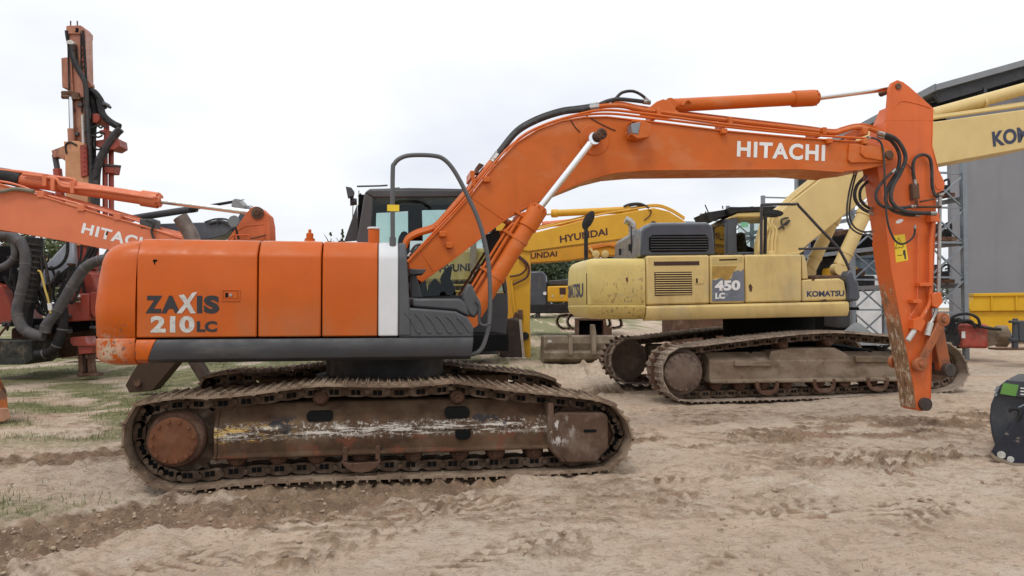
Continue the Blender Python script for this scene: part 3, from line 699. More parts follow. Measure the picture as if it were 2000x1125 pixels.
b = MB(); pts = F.pl([(767, 470), (767, 340), (771, 319), (786, 307), (808, 303), (845, 304), (867, 311), (888, 335), (914, 384), (938, 440), (952, 500), (957, 560), (956, 620), (951, 652), (941, 680), (926, 691), (914, 692)], -1.16)
b.tube(pts, .021, 12, smooth=6); b.cyl(pts[0] - V((0, 0, .05)), pts[0] + V((0, 0, .03)), .03, n=12); b.build('hand_rail', m_tubegrey, EX)
b = MB(); s_ = F.at(768, 406, -1.19); b.box((s_.x - .055, -1.185, s_.z - .03), (s_.x + .055, -1.182, s_.z + .03)); b.build('rail_sticker', m_yellow_sign, EX)
b = MB(); c = F.at(730, 472, -1.0); b.cyl((c.x, -1.0, 2.1), (c.x, -1.0, F.at(730, 448, -1.0).z), .053, n=20); b.mi = 1; b.cyl((c.x, -1.0, F.at(730, 448, -1.0).z), (c.x, -1.0, F.at(730, 444, -1.0).z), .061, n=20); b.build('filler_neck', [m_or, m_white], EX, bevel=.006)
b = MB(); c = F.at(605, 468, -.5); b.lathe((c.x, -.5, c.z - .1), (0, 0, 1), [(0, 0), (0, .1), (.06, .1), (.09, .05), (.11, .05), (.11, .035), (.16, .035), (.17, .015), (.2, .015), (.2, 0)], 16); b.build('filler_cap', m_or, EX)
b = MB(); 
pts = F.pl([(380, 480), (372, 458), (362, 440), (352, 424)], -.1); b.tube(pts, .075, 14, smooth=4, radii=None); b.build('exhaust_pipe', M('sooty_exhaust_steel', (.16, .13, .11), .55, .5, var=.3, vs=8), EX)
b = MB(); pts = F.pl([(456, 480), (456, 459), (486, 459), (488, 480)], -.6); b.tube(pts, .008, 6); b.build('grab_handle', m_or, EX)

# cab on the far side
CN, CF = .34, 1.30
CAB_OUT = [(697, 690), (694, 560), (697, 470), (712, 376), (720, 370), (905, 371), (948, 378), (968, 440), (984, 510), (992, 570), (993, 610), (988, 655), (974, 692)]
def strip(b, pix, v0, v1): b.plate(F, pix, v0, v1)
b = MB()
for v0, v1 in ((CN, CN + .06), (CF - .06, CF)):
    out = [F.at(p[0], p[1], CN) for p in CAB_OUT]
    sh = lambda ps: [V((p.x, v0, p.z)) for p in [F.at(a, c_, CN) for a, c_ in ps]]
    for ps in ([(697, 690), (694, 560), (697, 470), (712, 376), (729, 386), (724, 470), (722, 690)],
               [(712, 376), (720, 370), (905, 371), (948, 378), (946, 388), (900, 385), (729, 386)],
               [(948, 378), (968, 440), (984, 510), (992, 570), (984, 572), (975, 512), (960, 446), (940, 386)],
               [(722, 585), (984, 572), (992, 570), (993, 610), (988, 655), (974, 692), (722, 690)]):
        q = sh(ps); b.prism(q, (0, v1 - v0, 0))
roof = [F.at(a, c_, CN) for a, c_ in ((712, 376), (722, 368), (800, 366), (905, 368), (948, 378), (900, 381), (729, 381))]
b.loft([[V((p.x, CN + .02, p.z)) for p in roof], [V((p.x, CF - .02, p.z)) for p in roof]])
rear = [F.at(a, c_, CN) for a, c_ in ((696, 690), (693, 560), (696, 480))]; b.box((rear[0].x - .02, CN + .05, 1.1), (rear[0].x + .05, CF - .05, 2.1))
fl = F.at(974, 692, CN); b.box((rear[0].x, CN + .05, 1.1), (fl.x - .05, CF - .05, 1.2)); lw = [F.at(a, c_, CN) for a, c_ in ((990, 600), (987, 655), (973, 690), (955, 690), (965, 600))]
b.loft([[V((p.x, CN + .05, p.z)) for p in lw], [V((p.x, CF - .05, p.z)) for p in lw]])
CAB = b.build('cab', m_char, EX, bevel=.015)
b = MB(); pane = lambda ps, v: MB().prism([V((p.x, v, p.z)) for p in [F.at(a, c_, CN) for a, c_ in ps]], (0, .006, 0))
m_glass = glass('cab_glass', (.70, .76, .75), .24); m_glass2 = glass('teal_glass', (.88, .975, .955), .25)
pane([(722, 584), (724, 470), (729, 387), (900, 386), (941, 388), (960, 447), (975, 512), (983, 571)], CN + .03).build('window', m_glass, CAB)
b = MB()
for ps in ([(700, 380), (900, 380), (940, 384), (945, 408), (830, 410), (730, 416), (700, 416)], [(797, 410), (824, 408), (826, 470), (797, 470)], [(698, 400), (735, 415), (733, 475), (720, 590), (700, 590)]):
    b.prism([V((p.x, CF - .07, p.z)) for p in F.pl(ps, CF - .07)], (0, .03, 0))
b.build('headliner', m_dark, CAB)
b = MB(); b.prism(F.pl([(733, 475), (735, 415), (798, 415), (798, 475)], CF - .1), (0, .006, 0)); b.prism(F.pl([(824, 475), (824, 408), (945, 405), (975, 475)], CF - .1), (0, .006, 0)); b.build('door_window', m_glass2, CAB)
b = MB(); q = [F.at(a, c_, CN) for a, c_ in ((944, 384), (963, 445), (979, 511), (987, 570))]; b.loft([[V((p.x, CN + .07, p.z)) for p in q], [V((p.x, CF - .07, p.z)) for p in q]], caps=False, closed=False); b.build('windscreen', m_glass, CAB)
b = MB(); b.prism(F.pl([(776, 590), (776, 520), (779, 462), (786, 450), (796, 452), (801, 470), (800, 520), (830, 540), (840, 590)], .62), (0, .45, 0)); b.build('seat', m_dark, CAB, bevel=.04)
b = MB(); b.prism(F.pl([(836, 583), (838, 556), (850, 543), (862, 556), (876, 574), (889, 583)], .45), (0, .18, 0)); b.tube(F.pl([(868, 570), (862, 545), (870, 532)], .5), .016, 8, smooth=3); b.prism(F.pl([(862, 540), (872, 523), (884, 520), (880, 545), (888, 560), (892, 583), (872, 583)], .9), (0, .1, 0)); b.build('control_console', m_dark, CAB, bevel=.02)
b = MB(); b.tube(F.pl([(757, 362), (741, 363), (697, 364)], CF - .1), .012, 8); b.prism(F.pl([(675, 364), (686, 366), (692, 374), (690, 383), (679, 385)], CF - .16), (0, .14, 0)); b.build('mirror', m_plastic, CAB, bevel=.012)
b = MB(); b.tube(F.pl([(705, 378), (700, 384)], CF), .012, 8); b.cyl(*F.pl([(684, 394), (697, 394)], CF), .052, .04, 14); b.build('work_light', m_plastic, CAB)
for a in (689, 700):
    b = MB(); b.tube(F.pl([(a - 1, 470), (a, 420), (a + 1, 372)], 1.2), .006, 6); b.build('aerial', m_black, CAB)
b = MB(); b.tube(F.pl([(768, 368), (780, 367), (781, 371)], .6), .008, 6); b.build('roof_rail', m_black, CAB); b = MB(); b.tube(F.pl([(848, 372), (850, 369), (886, 370)], .8), .008, 6); b.build('roof_rail', m_black, CAB); b = MB(); b.tube(F.pl([(884, 372), (886, 370), (896, 370), (897, 374)], .6), .008, 6); b.build('roof_rail', m_black, CAB)
b = MB(); b.prism(F.pl([(672, 472), (690, 420), (697, 400), (700, 470)], 1.1), (0, .02, 0)); b.build('rear_screen', m_char, CAB)
b = MB(); b.prism(F.pl([(915, 655), (977, 652), (968, 692), (905, 694)], .22), (0, .3, 0)); b.mi = 1; b.prism(F.pl([(920, 655), (972, 656), (972, 661), (920, 661)], .215), (0, .01, 0)); b.build('cab_step', [m_char, m_steel], EX, bevel=.012)
b = MB(); b.plate(F, [(945, 460), (975, 449), (979, 470), (962, 500), (953, 498)], -.05, .1); b.build('wiper_mirror', m_black, EX, bevel=.01)

# boom
BN, BF = -.26, .26
top = [(798, 513), (833, 477), (880, 428), (921, 382), (965, 327), (1009, 281), (1053, 254), (1097, 238), (1141, 231), (1185, 230), (1229, 235), (1260, 238), (1411, 257), (1562, 271), (1650, 277), (1690, 278), (1722, 285)]
nose = [(1740, 289), (1749, 298), (1750, 308), (1743, 317), (1728, 322)]
bot = [(1686, 331), (1647, 335), (1562, 329), (1400, 330), (1260, 331), (1200, 336), (1156, 347), (1103, 368), (1053, 391), (1009, 413), (983, 430), (924, 475), (882, 507), (822, 550), (806, 540)]
b = MB(); b.plate(F, top + nose + bot, BN, BF)
def lip(b, pix, off, v0, v1, th):
    pts = F.pl(pix, BN)
    lo = [V((p.x, v0, p.z)) for p in pts]; n_ = len(lo)
    up = []
    for i, p in enumerate(lo):
        t = (lo[min(i + 1, n_ - 1)] - lo[max(i - 1, 0)]).normalized(); up.append(p + V((-t.z, 0, t.x)) * th)
    ring = lo + up[::-1]; b.loft([ring, [p + V((0, v1 - v0, 0)) for p in ring]])
sp_top = [(p[0], p[1]) for p in top[:-1]]
lip(b, sp_top, 0, BN - .018, BF + .018, .016); lip(b, bot[1:-1], 0, BN - .018, BF + .018, .014)
for a, c_ in (((921, 385), (983, 429)), ((822, 490), (846, 530))): b.tube(F.pl([a, c_], BN - .001), .006, 6)
cp = F.at(1160, 273, BN); b.lathe((cp.x, BN - .012, cp.z), (0, 1, 0), [(0, 0), (0, .17), (.01, .175), (.015, .175), (.015, 0)], 36)
b.lathe((cp.x, BN - .1, cp.z), (0, 1, 0), [(0, 0), (0, .055), (.01, .07), (.1, .07), (.1, 0)], 24)
BOOM = b.build('boom', m_or_boom, EX, bevel=.01, ang=30)
b = MB(); b.lathe((cp.x, -.56, cp.z), (0, 1, 0), [(0, 0), (0, .05), (.012, .062), (.02, .062), (.02, .05), (.3, .05), (.3, 0)], 24); bolt_ring(b, cp, .035, 4, -.565, .011); b.build('boom_pin', m_rust, BOOM)
b = MB(); b.plate(F, [(1660, 281), (1700, 283), (1728, 290), (1748, 303), (1732, 319), (1716, 317), (1662, 318), (1657, 312)], BN - .03, BN + .01); b.plate(F, [(1684, 284), (1726, 287), (1749, 298), (1749, 310), (1727, 314), (1690, 308), (1681, 300)], BN - .05, BN - .02); b.build('nose_plate', m_or_boom, BOOM, bevel=.008)
np_ = F.at(1736, 303, BN - .05); b = MB(); b.lathe((np_.x, BN - .075, np_.z), (0, 1, 0), [(0, 0), (0, .045), (.01, .055), (.6, .055), (.6, 0)], 20); b.build('nose_pin', m_rust, BOOM)
text(F, 'HITACHI', ((1439, 306), (1611, 315), (1612, 283), (1440, 275)), BN - .003, m_letter_w, BOOM, .036, spread=1.14)
# pipes and hoses on the boom
P1 = [(790, 484), (797, 468), (815, 457), (838, 450), (852, 443), (870, 424), (900, 390), (935, 349), (966, 312)]
P2 = [(1163, 211), (1180, 207), (1215, 207), (1262, 216), (1417, 235), (1562, 252), (1625, 260), (1645, 256), (1668, 250), (1692, 250), (1722, 261)]
for dv, dy in ((-.12, 0), (.12, -4)):
    hose(F, BOOM, [(a, c_ + dy) for a, c_ in P1], dv, .03, m_or_boom, 'oil_pipe', fit=False); hose(F, BOOM, [(a, c_ + dy) for a, c_ in P2], dv, .028, m_or_boom, 'oil_pipe', fit=False)
    hose(F, BOOM, [(964, 315 + dy), (978, 296 + dy), (1010, 258 + dy), (1050, 235 + dy), (1095, 220 + dy), (1130, 215 + dy), (1166, 210 + dy)], dv, .031, m_hose, 'boom_hose')
for pth, r in (([(795, 512), (840, 462), (900, 398), (960, 325), (1000, 282), (1050, 250), (1110, 230), (1180, 222), (1260, 229), (1411, 247), (1562, 262), (1650, 268), (1690, 270)], .014),
               ([(975, 320), (1012, 272), (1060, 245), (1120, 226), (1180, 215), (1260, 222), (1420, 243), (1600, 262)], .016)):
    hose(F, BOOM, pth, BN + .05, r, m_or_boom, 'lubrication_pipe', fit=False, n=6)
hose(F, BOOM, [(1160, 212), (1180, 200), (1205, 194), (1235, 196), (1268, 200)], -.1, .024, m_hose, 'boom_hose'); hose(F, BOOM, [(1188, 206), (1202, 193), (1215, 181), (1235, 178), (1252, 185), (1266, 197)], .05, .018, m_hose, 'boom_hose')
for pth in ([(800, 510), (812, 488), (835, 472), (855, 466), (870, 472)], [(802, 522), (820, 496), (845, 476), (850, 465)], [(806, 500), (815, 508), (830, 490), (842, 488)], [(798, 500), (812, 480), (830, 478)]):
    hose(F, BOOM, pth, BN + .08, .014, m_hose, 'valve_hose')
for px, py, w in ((852, 447, .05), (924, 358, .05), (921, 343, .05), (1282, 222, .05), (1421, 238, .05), (1603, 258, .05), (1682, 258, .07)):
    c = F.at(px, py, -.1); MB().box((c.x - w / 2, -.19, c.z - .05), (c.x + w / 2, .19, c.z + .04)).build('pipe_clamp', m_or_boom, BOOM, bevel=.008)
for px, py in ((950, 352), (864, 458), (877, 480), (1411, 258), (1616, 277), (1686, 278)):
    c = F.at(px, py, BN); MB().box((c.x - .035, BN - .06, c.z - .03), (c.x + .035, BN + .05, c.z + .03)).build('pipe_clamp', m_or_boom, BOOM, bevel=.008)
b = MB(); b.prism(F.pl([(926, 340), (930, 326), (936, 318), (946, 322), (938, 330), (934, 338)], 0), (0, .14, 0)); b.build('hose_fitting', m_rust, BOOM, bevel=.005)
for pth in ([(1113, 231), (1125, 250), (1145, 268), (1152, 275)], [(1145, 226), (1170, 240), (1190, 250), (1202, 255)]): hose(F, BOOM, pth, BN - .006, .006, m_rust, 'grease_line', fit=False, n=6)
b = MB(); q = [(1252, 235), (1272, 241), (1269, 268), (1245, 271), (1233, 262), (1238, 240)]
b.plate(F, q, BN - .17, BN - .005); b.plate(F, [(1236, 233), (1256, 235), (1254, 238), (1236, 238)], BN - .17, BN - .01); b.mi = 1; b.plate(F, [(1233, 241), (1252, 238), (1247, 262), (1234, 260)], BN - .178, BN - .03); b.build('work_light', [m_or_boom, m_lamp], BOOM, bevel=.008)
b = MB(); b.tube(F.pl([(1225, 258), (1222, 262), (1226, 266), (1232, 262), (1226, 257)], BN - .05), .006, 6, smooth=3); b.tube(F.pl([(1225, 268), (1245, 272)], BN - .05), .02, 8); b.build('lamp_bracket', m_or_boom, BOOM)
b = MB()
for v0 in (-.13, .09): b.plate(F, [(1245, 228), (1283, 198), (1296, 193), (1308, 197), (1318, 212), (1345, 232)], v0, v0 + .04)
b.build('cylinder_bracket', m_or_boom, BOOM, bevel=.01)
# cylinders
base, head, tip = F.at(1296, 207, 0), F.at(1592, 191, 0), F.at(1752, 170, 0)
AC = cyl_pair(F, EX, base + (head - base).normalized() * .12, head, tip, 0, .078, .098, .038, m_or_boom, 'arm_cylinder', hx=.25)
hose(F, AC, [(1332, 206), (1342, 196), (1350, 200)], -.1, .016, m_or_boom, 'port_elbow', fit=False)
for v in (-.42, .42):
    base, head = F.at(925, 615, -.42), F.at(1052, 408, -.42); tip = F.at(1159, 272, -.42)
    for p in (base, head, tip): p.y = v
    BC = cyl_pair(F, EX, base, head, tip, v, .088, .104, .039, m_or_boom, 'boom_cylinder', hx=.2)
    t = (head - base).normalized(); n_ = V((-t.z, 0, t.x))
    for k, (o1, r, f) in enumerate(((.125, .02, .9), (.17, .014, .8))):
        b = MB(); b.tube([base + n_ * o1 + t * .1, base + n_ * o1 + t * (head - base).length * (f - .08), base + n_ * .09 + t * (head - base).length * f], r, 8, smooth=4); b.build('cylinder_pipe', m_or_boom, BC)
    for f in (.35, .7, .88): b = MB(); c = base + t * (head - base).length * f; b.bar(c + n_ * .07, c + n_ * .2, .07, .03); b.lathe(c - t * .02, t, [(0, .0), (0, .096), (.04, .096), (.04, 0)], 20); b.build('pipe_clamp', m_or_boom, BC)

# arm
AN, AF = -.15, .13
arm = [(1731, 236), (1822, 236), (1821, 285), (1833, 330), (1846, 358), (1843, 372), (1829, 377), (1828, 440), (1820, 640), (1819, 700), (1817, 796), (1812, 802), (1797, 803), (1790, 799), (1788, 783), (1785, 754), (1761, 629), (1741, 524), (1731, 440), (1714, 327), (1722, 285)]
b = MB(); b.plate(F, arm, AN, AF)
ear = [(1731, 236), (1735, 206), (1738, 172), (1743, 161), (1753, 156), (1764, 160), (1776, 169), (1803, 193), (1823, 211), (1822, 236)]
for v0, v1 in ((AN, AN + .05), (AF - .05, AF)): b.plate(F, ear, v0, v1)
b.plate(F, [(1731, 238), (1745, 205), (1790, 200), (1822, 214), (1822, 238)], AN + .01, AF - .01)
b.tube(F.pl([(1728, 262), (1740, 232), (1748, 208), (1754, 200), (1764, 197), (1790, 202), (1818, 211)], AN - .001), .008, 6, smooth=4)
b.tube(F.pl([(1822, 214), (1820, 285), (1832, 330)], AN - .001), .008, 6); b.tube(F.pl([(1731, 445), (1741, 526), (1761, 631), (1785, 756)], AN), .007, 6)
b.tube(F.pl([(1818, 440), (1818, 560), (1819, 690), (1817, 780)], AN), .008, 6)
m_arm = paint('arm_paint', (.64, .13, .028), chips=[chip(lo=.73), dict(col=(.55, .46, .38), scale=16, stretch=(3, 3, .35), lo=.66, hi=.68, z=((1.9, 1.4),))])
ARM = b.build('arm', m_arm, EX, bevel=.007, ang=30)
m_worn = M('scraped_bare_arm_face', (.25, .14, .075), .75, spec=.2, var=.25, vs=6, layers=[
    dict(col=(.50, .40, .29), scale=9, detail=9, nr=.78, stretch=(1.6, 1.6, .8), lo=.52, hi=.56), dict(col=(.12, .055, .03), scale=12, detail=8, nr=.75, stretch=(1.5, 1.5, .9), lo=.56, hi=.61),
    dict(col=(.55, .15, .045), scale=5, detail=8, nr=.7, stretch=(2, 2, .7), lo=.44, hi=.47, z=((1.15, 1.75),)), dict(col=(.64, .13, .028), scale=3, detail=8, lo=.30, hi=.33, z=((1.6, 2.05),))], bump=.004, bs=30)
b = MB(); e = F.pl([(1733.5, 470), (1741, 524), (1751, 577), (1761, 629), (1773, 692), (1785, 754), (1788, 783), (1790, 798)], AN); ring = [p + V((-.006, .004, 0)) for p in e] + [p + V((.02, .004, 0)) for p in e[::-1]]
b.prism(ring, (0, AF - AN - .008, 0)); b.build('wear_plate', m_worn, ARM)
tp_ = F.at(1754, 169, AN); b = MB(); b.lathe((tp_.x, AN - .02, tp_.z), (0, 1, 0), [(0, 0), (0, .03), (.006, .038), (.33, .038), (.33, 0)], 20); b.build('arm_cylinder_pin', m_rust, ARM)
tq = F.at(1804, 789, AN); b = MB(); b.mi = 1; b.lathe((tq.x, AN - .05, tq.z), (0, 1, 0), [(0, .045), (0, .078), (.2, .078), (.2, .045)], 24); b.mi = 0; b.lathe((tq.x, AN - .035, tq.z), (0, 1, 0), [(0, 0), (0, .046), (.17, .046), (.17, 0)], 18); b.build('tip_bushing', [m_dark, M('dark_worn_bush', (.05, .036, .03), .6, var=.3, vs=12)], ARM)
bq = F.at(1834, 362, AN); b = MB(); b.tube([(bq.x + .05 * cos(a), AN - .002, bq.z + .05 * sin(a)) for a in np.linspace(pi * .9, pi * 1.9, 9)], .006, 6); b.build('lug_weld', m_arm, ARM)
b = MB()
for ps in ([(1746, 460), (1767, 457), (1774, 508), (1750, 513)],): b.prism(F.pl(ps, AN - .003), (0, .004, 0))
ST = b.build('warning_sticker', m_yellow_sign, ARM)
b = MB(); tri = F.pl([(1749, 485), (1765, 482), (1755, 464), (1749, 485)], AN - .004); b.tube(tri, .004, 4); b.prism(F.pl([(1756, 478), (1758, 478), (1757, 470)], AN - .005), (0, .003, 0))
b.prism(F.pl([(1764, 489), (1768, 488), (1769, 497), (1770, 506), (1767, 506), (1766, 499), (1764, 497)], AN - .005), (0, .003, 0)); b.tube(F.pl([(1753, 499), (1762, 498)], AN - .004), .004, 4); b.build('warning_symbol', m_letter_k, ST)
b = MB(); c = F.at(1757, 432, AN - .003); b.prism([(c.x + .05 * cos(a) , AN - .003, c.z + .024 * sin(a) + .015 * cos(a)) for a in np.linspace(0, 2 * pi, 16, endpoint=False)], (0, .004, 0)); b.build('type_plate', m_letter_w, ARM)
# link
LN = -.24
b = MB(); a0, a1 = F.at(1799, 712, LN), F.at(1843, 624, LN)
for v0 in (LN, .19):
    b.bar(V((a0.x, v0 + .02, a0.z)), V((a1.x, v0 + .02, a1.z)), .05, .10); b.cyl((a0.x, v0 - .01, a0.z), (a0.x, v0 + .06, a0.z), .085, n=20); b.cyl((a1.x, v0 - .01, a1.z), (a1.x, v0 + .06, a1.z), .085, n=20)
b.cyl((a0.x, LN - .03, a0.z), (a0.x, .27, a0.z), .035, n=14); b.cyl((a1.x, LN - .03, a1.z), (a1.x, .27, a1.z), .04, n=14); b.build('bucket_link', m_linko, EX, bevel=.012)
b = MB(); a2 = F.at(1845, 722, -.1); b.bar(V((a1.x, -.08, a1.z)), V((a2.x, -.08, a2.z)), .09, .16); b.bar(V((a1.x, .1, a1.z)), V((a2.x, .1, a2.z)), .09, .16); b.mi = 1; b.lathe((a2.x, -.2, a2.z), (0, 1, 0), [(0, .045), (0, .08), (.32, .08), (.32, .045)], 22); b.mi = 2; b.lathe((a2.x, -.19, a2.z), (0, 1, 0), [(0, 0), (0, .047), (.3, .047), (.3, 0)], 16); b.build('tipping_link', [m_linko, bpy.data.materials['dark_worn_bush'], m_dark], EX, bevel=.01)
# hoses and pipes on the arm
HZ = -.27
hose(F, ARM, [(1716, 260), (1738, 265), (1754, 276), (1766, 296), (1768, 314), (1757, 340), (1743, 365), (1740, 388), (1750, 404), (1770, 413), (1792, 416), (1826, 417)], HZ - .03, .024)
hose(F, ARM, [(1716, 266), (1738, 273), (1752, 290), (1757, 310), (1752, 335), (1735, 365), (1730, 392), (1742, 410), (1768, 419), (1795, 420)], HZ + .02, .021)
hose(F, ARM, [(1694, 268), (1713, 272), (1723, 285), (1727, 320), (1729, 380), (1733, 430), (1744, 463), (1757, 476), (1772, 473), (1785, 460), (1787, 441)], HZ - .05, .012)
hose(F, ARM, [(1747, 332), (1722, 357), (1711, 378), (1715, 395), (1729, 405), (1755, 406), (1786, 403)], HZ - .02, .018)
hose(F, ARM, [(1787, 360), (1783, 325), (1789, 308), (1803, 302), (1816, 309), (1820, 333), (1821, 364), (1828, 383), (1840, 380)], AN - .05, .019)
hose(F, ARM, [(1768, 317), (1780, 330), (1786, 345)], AN - .02, .006, fit=False)
hose(F, ARM, [(1669, 337), (1659, 372), (1654, 415), (1660, 442), (1680, 457), (1704, 458)], -.1, .011); hose(F, ARM, [(1673, 337), (1664, 372), (1659, 415), (1666, 440), (1684, 452), (1706, 452)], 0, .011)
hose(F, ARM, [(1690, 345), (1673, 364), (1670, 388), (1684, 407), (1704, 417)], 0, .021); hose(F, ARM, [(1700, 350), (1682, 368), (1680, 388), (1690, 402), (1706, 410)], .06, .018)
b = MB(); b.prism(F.pl([(1782, 358), (1795, 358), (1797, 388), (1784, 390)], AN - .07), (0, .06, 0)); b.tube(F.pl([(1775, 404), (1838, 404)], AN - .08), .016, 8); b.tube(F.pl([(1797, 394), (1826, 388)], AN - .06), .012, 8); b.tube(F.pl([(1790, 390), (1790, 404)], AN - .08), .018, 8); b.build('valve_block', m_rust, ARM, bevel=.004)
b = MB(); b.tube(F.pl([(1826, 420), (1822, 440), (1818, 480), (1817, 560), (1816, 590), (1803, 615), (1793, 632)], AN - .05), .024, 10, smooth=4); b.build('arm_pipe', m_arm, ARM)
b = MB(); b.tube(F.pl([(1836, 385), (1835, 440), (1834, 520), (1832, 580), (1826, 615), (1817, 632)], AN - .06), .022, 10, smooth=4); b.mi = 1; b.cyl(*F.pl([(1818, 630), (1811, 655)], AN - .06), .034, n=12); b.cyl(*F.pl([(1786, 645), (1773, 665)], AN - .06), .03, n=12); b.build('quick_coupler', [m_steel, m_letter_s], ARM)
b = MB()
for ps in ([(1786, 625), (1800, 618), (1808, 630), (1799, 648), (1784, 642)], [(1797, 552), (1822, 552), (1822, 559), (1797, 559)], [(1784, 585), (1800, 585), (1800, 592), (1784, 592)], [(1820, 575), (1838, 570), (1842, 590), (1832, 602), (1822, 598)], [(1834, 416), (1818, 416), (1818, 433), (1836, 433)]): b.plate(F, ps, AN - .09, AN)
b.tube(F.pl([(1793, 455), (1792, 520), (1791, 588), (1786, 605), (1778, 618)], AN - .03), .01, 8, smooth=3); b.build('pipe_bracket', m_arm, ARM, bevel=.006)
# ------------------------------------------------------------------ the larger tan-yellow excavator behind
K = Fr(4.71, 13.62, R(9), .05)
KX = K.empty('excavator', 'large faded yellow crawler excavator with dark engine hood, boom raised over the right edge', 'excavator')
TAN = (.62, .465, .188)
kw = K.o + K.u * K.at(1175, 605, -1.45).x + K.v * -1.45 + V((0, 0, 1.38))
m_tan = paint('faded_tan_yellow_paint', TAN, dust=.3, chips=[chip(lo=.69, scale=14), dict(col=(.30, .19, .07), scale=2.2, stretch=(1, 1, .4), lo=.5, hi=.72, amt=.4), dict(col=(.42, .36, .22), scale=1.2, lo=.5, hi=.7, amt=.5)])
m_tanc = paint('scraped_tan_counterweight', (.63, .49, .17), dust=.25, chips=[dict(col=(.12, .06, .03), scale=6, stretch=(1, 1, 4), detail=8, nr=.72, lo=.43, hi=.46, near=(kw, .12, .6)), dict(col=(.5, .42, .22), scale=4, stretch=(1, 1, 5), detail=6, lo=.58, hi=.62, near=(kw + V((.6, 0, .2)), .2, 1.2), amt=.8), dict(col=(.10, .05, .03), scale=14, stretch=(1.6, 1.6, .8), detail=6, lo=.58, hi=.595, near=(kw + V((.6, 0, .1)), .1, 1.1))])
m_navy = M('dark_slate_hood_paint', (.058, .066, .082), .4, var=.12, layers=[dict(col=(.12, .125, .13), scale=1.8, lo=.5, hi=.75, amt=.5)], coat=.1)
m_kframe = M('dusty_track_frame', (.16, .118, .082), .85, spec=.15, var=.25, vs=3, layers=[dict(col=(.265, .21, .155), scale=2, stretch=(1, 1, 2), lo=.4, hi=.65, amt=.9), dict(col=(.10, .05, .03), scale=6, lo=.6, hi=.7, amt=.6)], bump=.002, bs=30)
m_kshoe = M('dry_muddy_track_shoe', (.26, .206, .16), .85, spec=.15, var=.25, vs=5, obj_rand=.15, layers=[dict(col=(.40, .33, .265), scale=3, lo=.42, hi=.65, amt=.8)], bump=.003, bs=35)

path = [(1294, 742), (1292, 722), (1296, 704), (1306, 689), (1323, 678), (1370, 674), (1418, 668), (1519, 656), (1600, 649), (1660, 649), (1720, 654), (1800, 660), (1850, 668), (1879, 690), (1893, 722), (1888, 745), (1862, 762),
        (1800, 769), (1700, 774), (1571, 779), (1440, 783), (1345, 785), (1318, 777), (1302, 762)]
path = [(p.x, p.z) for p in (K.at(a, b, -1.72) for a, b in path)]
TK = make_track(KX, path, -1.37, .7, .216, (m_kshoe, m_chain), .12)
copy_part(TK, KX, 2.74)
fb = MB(); v = -1.62
u0, u1 = K.at(1386, 720, v).x, K.at(1800, 720, v).x
zb, zm, zt = K.at(1500, 745, v).z, K.at(1500, 705, v).z, K.at(1500, 692, v).z; sl_ = (K.at(1740, 742, v).z - zb) / (K.at(1740, 742, v).x - K.at(1500, 745, v).x)
prof = [(-1.5, zb - .02), (-1.66, zb - .02), (-1.66, zb + .03), (-1.62, zb + .035), (-1.62, zm), (-1.55, zm + .05), (-1.4, zt + .03), (-1.2, zt), (-1.15, zb)]
lv = lambda u: sl_ * (u - K.at(1500, 745, v).x)
fb.loft([[(u0, a, b + lv(u0)) for a, b in prof], [(u1, a, b + lv(u1)) for a, b in prof]])
fb.plate(K, [(1500, 705), (1508, 686), (1545, 680), (1630, 679), (1652, 690), (1668, 705)], -1.60, -1.2)
for a, c_ in (((1435, 704), (1508, 716)), ((1672, 695), (1745, 708))): fb.plate(K, [(a[0], a[1]), (c_[0], a[1] + 2), (c_[0], c_[1]), (a[0], c_[1])], -1.665, -1.6)
KF = fb.build('track_frame', m_kframe, KX, bevel=.015)
for px, py, g in ((1403, 752, 0), (1450, 752, 0), (1495, 751, 1), (1543, 749, 0), (1606, 747, 1), (1657, 746, 0), (1710, 744, 1), (1762, 742, 0)):
    c = K.at(px, py, -1.6); roller(c.x, c.z, -1.58, -1.16, .10).build('track_roller', m_rust, KF)
    if g:
        b = MB(); b.prism([(c.x + .2 * cos(a), -1.67, c.z - .02 + .15 * sin(a)) for a in np.linspace(pi, 2 * pi, 9)] + [(c.x + .14, -1.67, c.z - .02), (c.x + .1 , -1.67, c.z - .09), (c.x - .1, -1.67, c.z - .09), (c.x - .14, -1.67, c.z - .02)], (0, .03, 0))
        b.box((c.x - .2, -1.67, c.z - .03), (c.x - .14, -1.6, c.z + .06)); b.box((c.x + .14, -1.67, c.z - .03), (c.x + .2, -1.6, c.z + .06)); b.build('chain_guard', m_rust, KF, bevel=.008)
for px, py in ((1533, 674), (1622, 667)):
    c = K.at(px, py, -1.55); b = roller(c.x, c.z, -1.55, -1.18, .09); b.box((c.x - .06, -1.35, c.z - .25), (c.x + .06, -1.25, c.z)); b.build('carrier_roller', m_rust, KF)
c = K.at(1334, 727, -1.68); kc = c
sprocket(c, .47, 23, -1.40, -1.33).build('drive_sprocket', m_rust, KF)
b = MB(); b.lathe((c.x, -1.68, c.z), (0, 1, 0), [(0, 0), (0, .27), (.02, .30), (.10, .315), (.12, .37), (.3, .37), (.32, .41), (.5, .41), (.5, 0)], 40); bolt_ring(b, c, .275, 18, -1.67, .017, 0, .03); b.build('final_drive', M('brown_dusty_drive', (.13, .088, .064), .7, var=.25, vs=5, layers=[dict(col=(.22, .165, .125), scale=4, lo=.45, hi=.7, amt=.7)]), KF)
c = K.at(1843, 715, -1.5)
b = MB(); b.lathe((c.x, -1.5, c.z), (0, 1, 0), [(0, 0), (0, .1), (.05, .12), (.06, .36), (.06, .42), (.22, .42), (.22, 0)], 32); b.build('idler_wheel', m_rust, KF)
f2 = inst(KF, KX); f2.scale = (1, -1, 1)
for k in KF.children: inst(k, f2)
cz = K.at(1500, 622, -.8).z
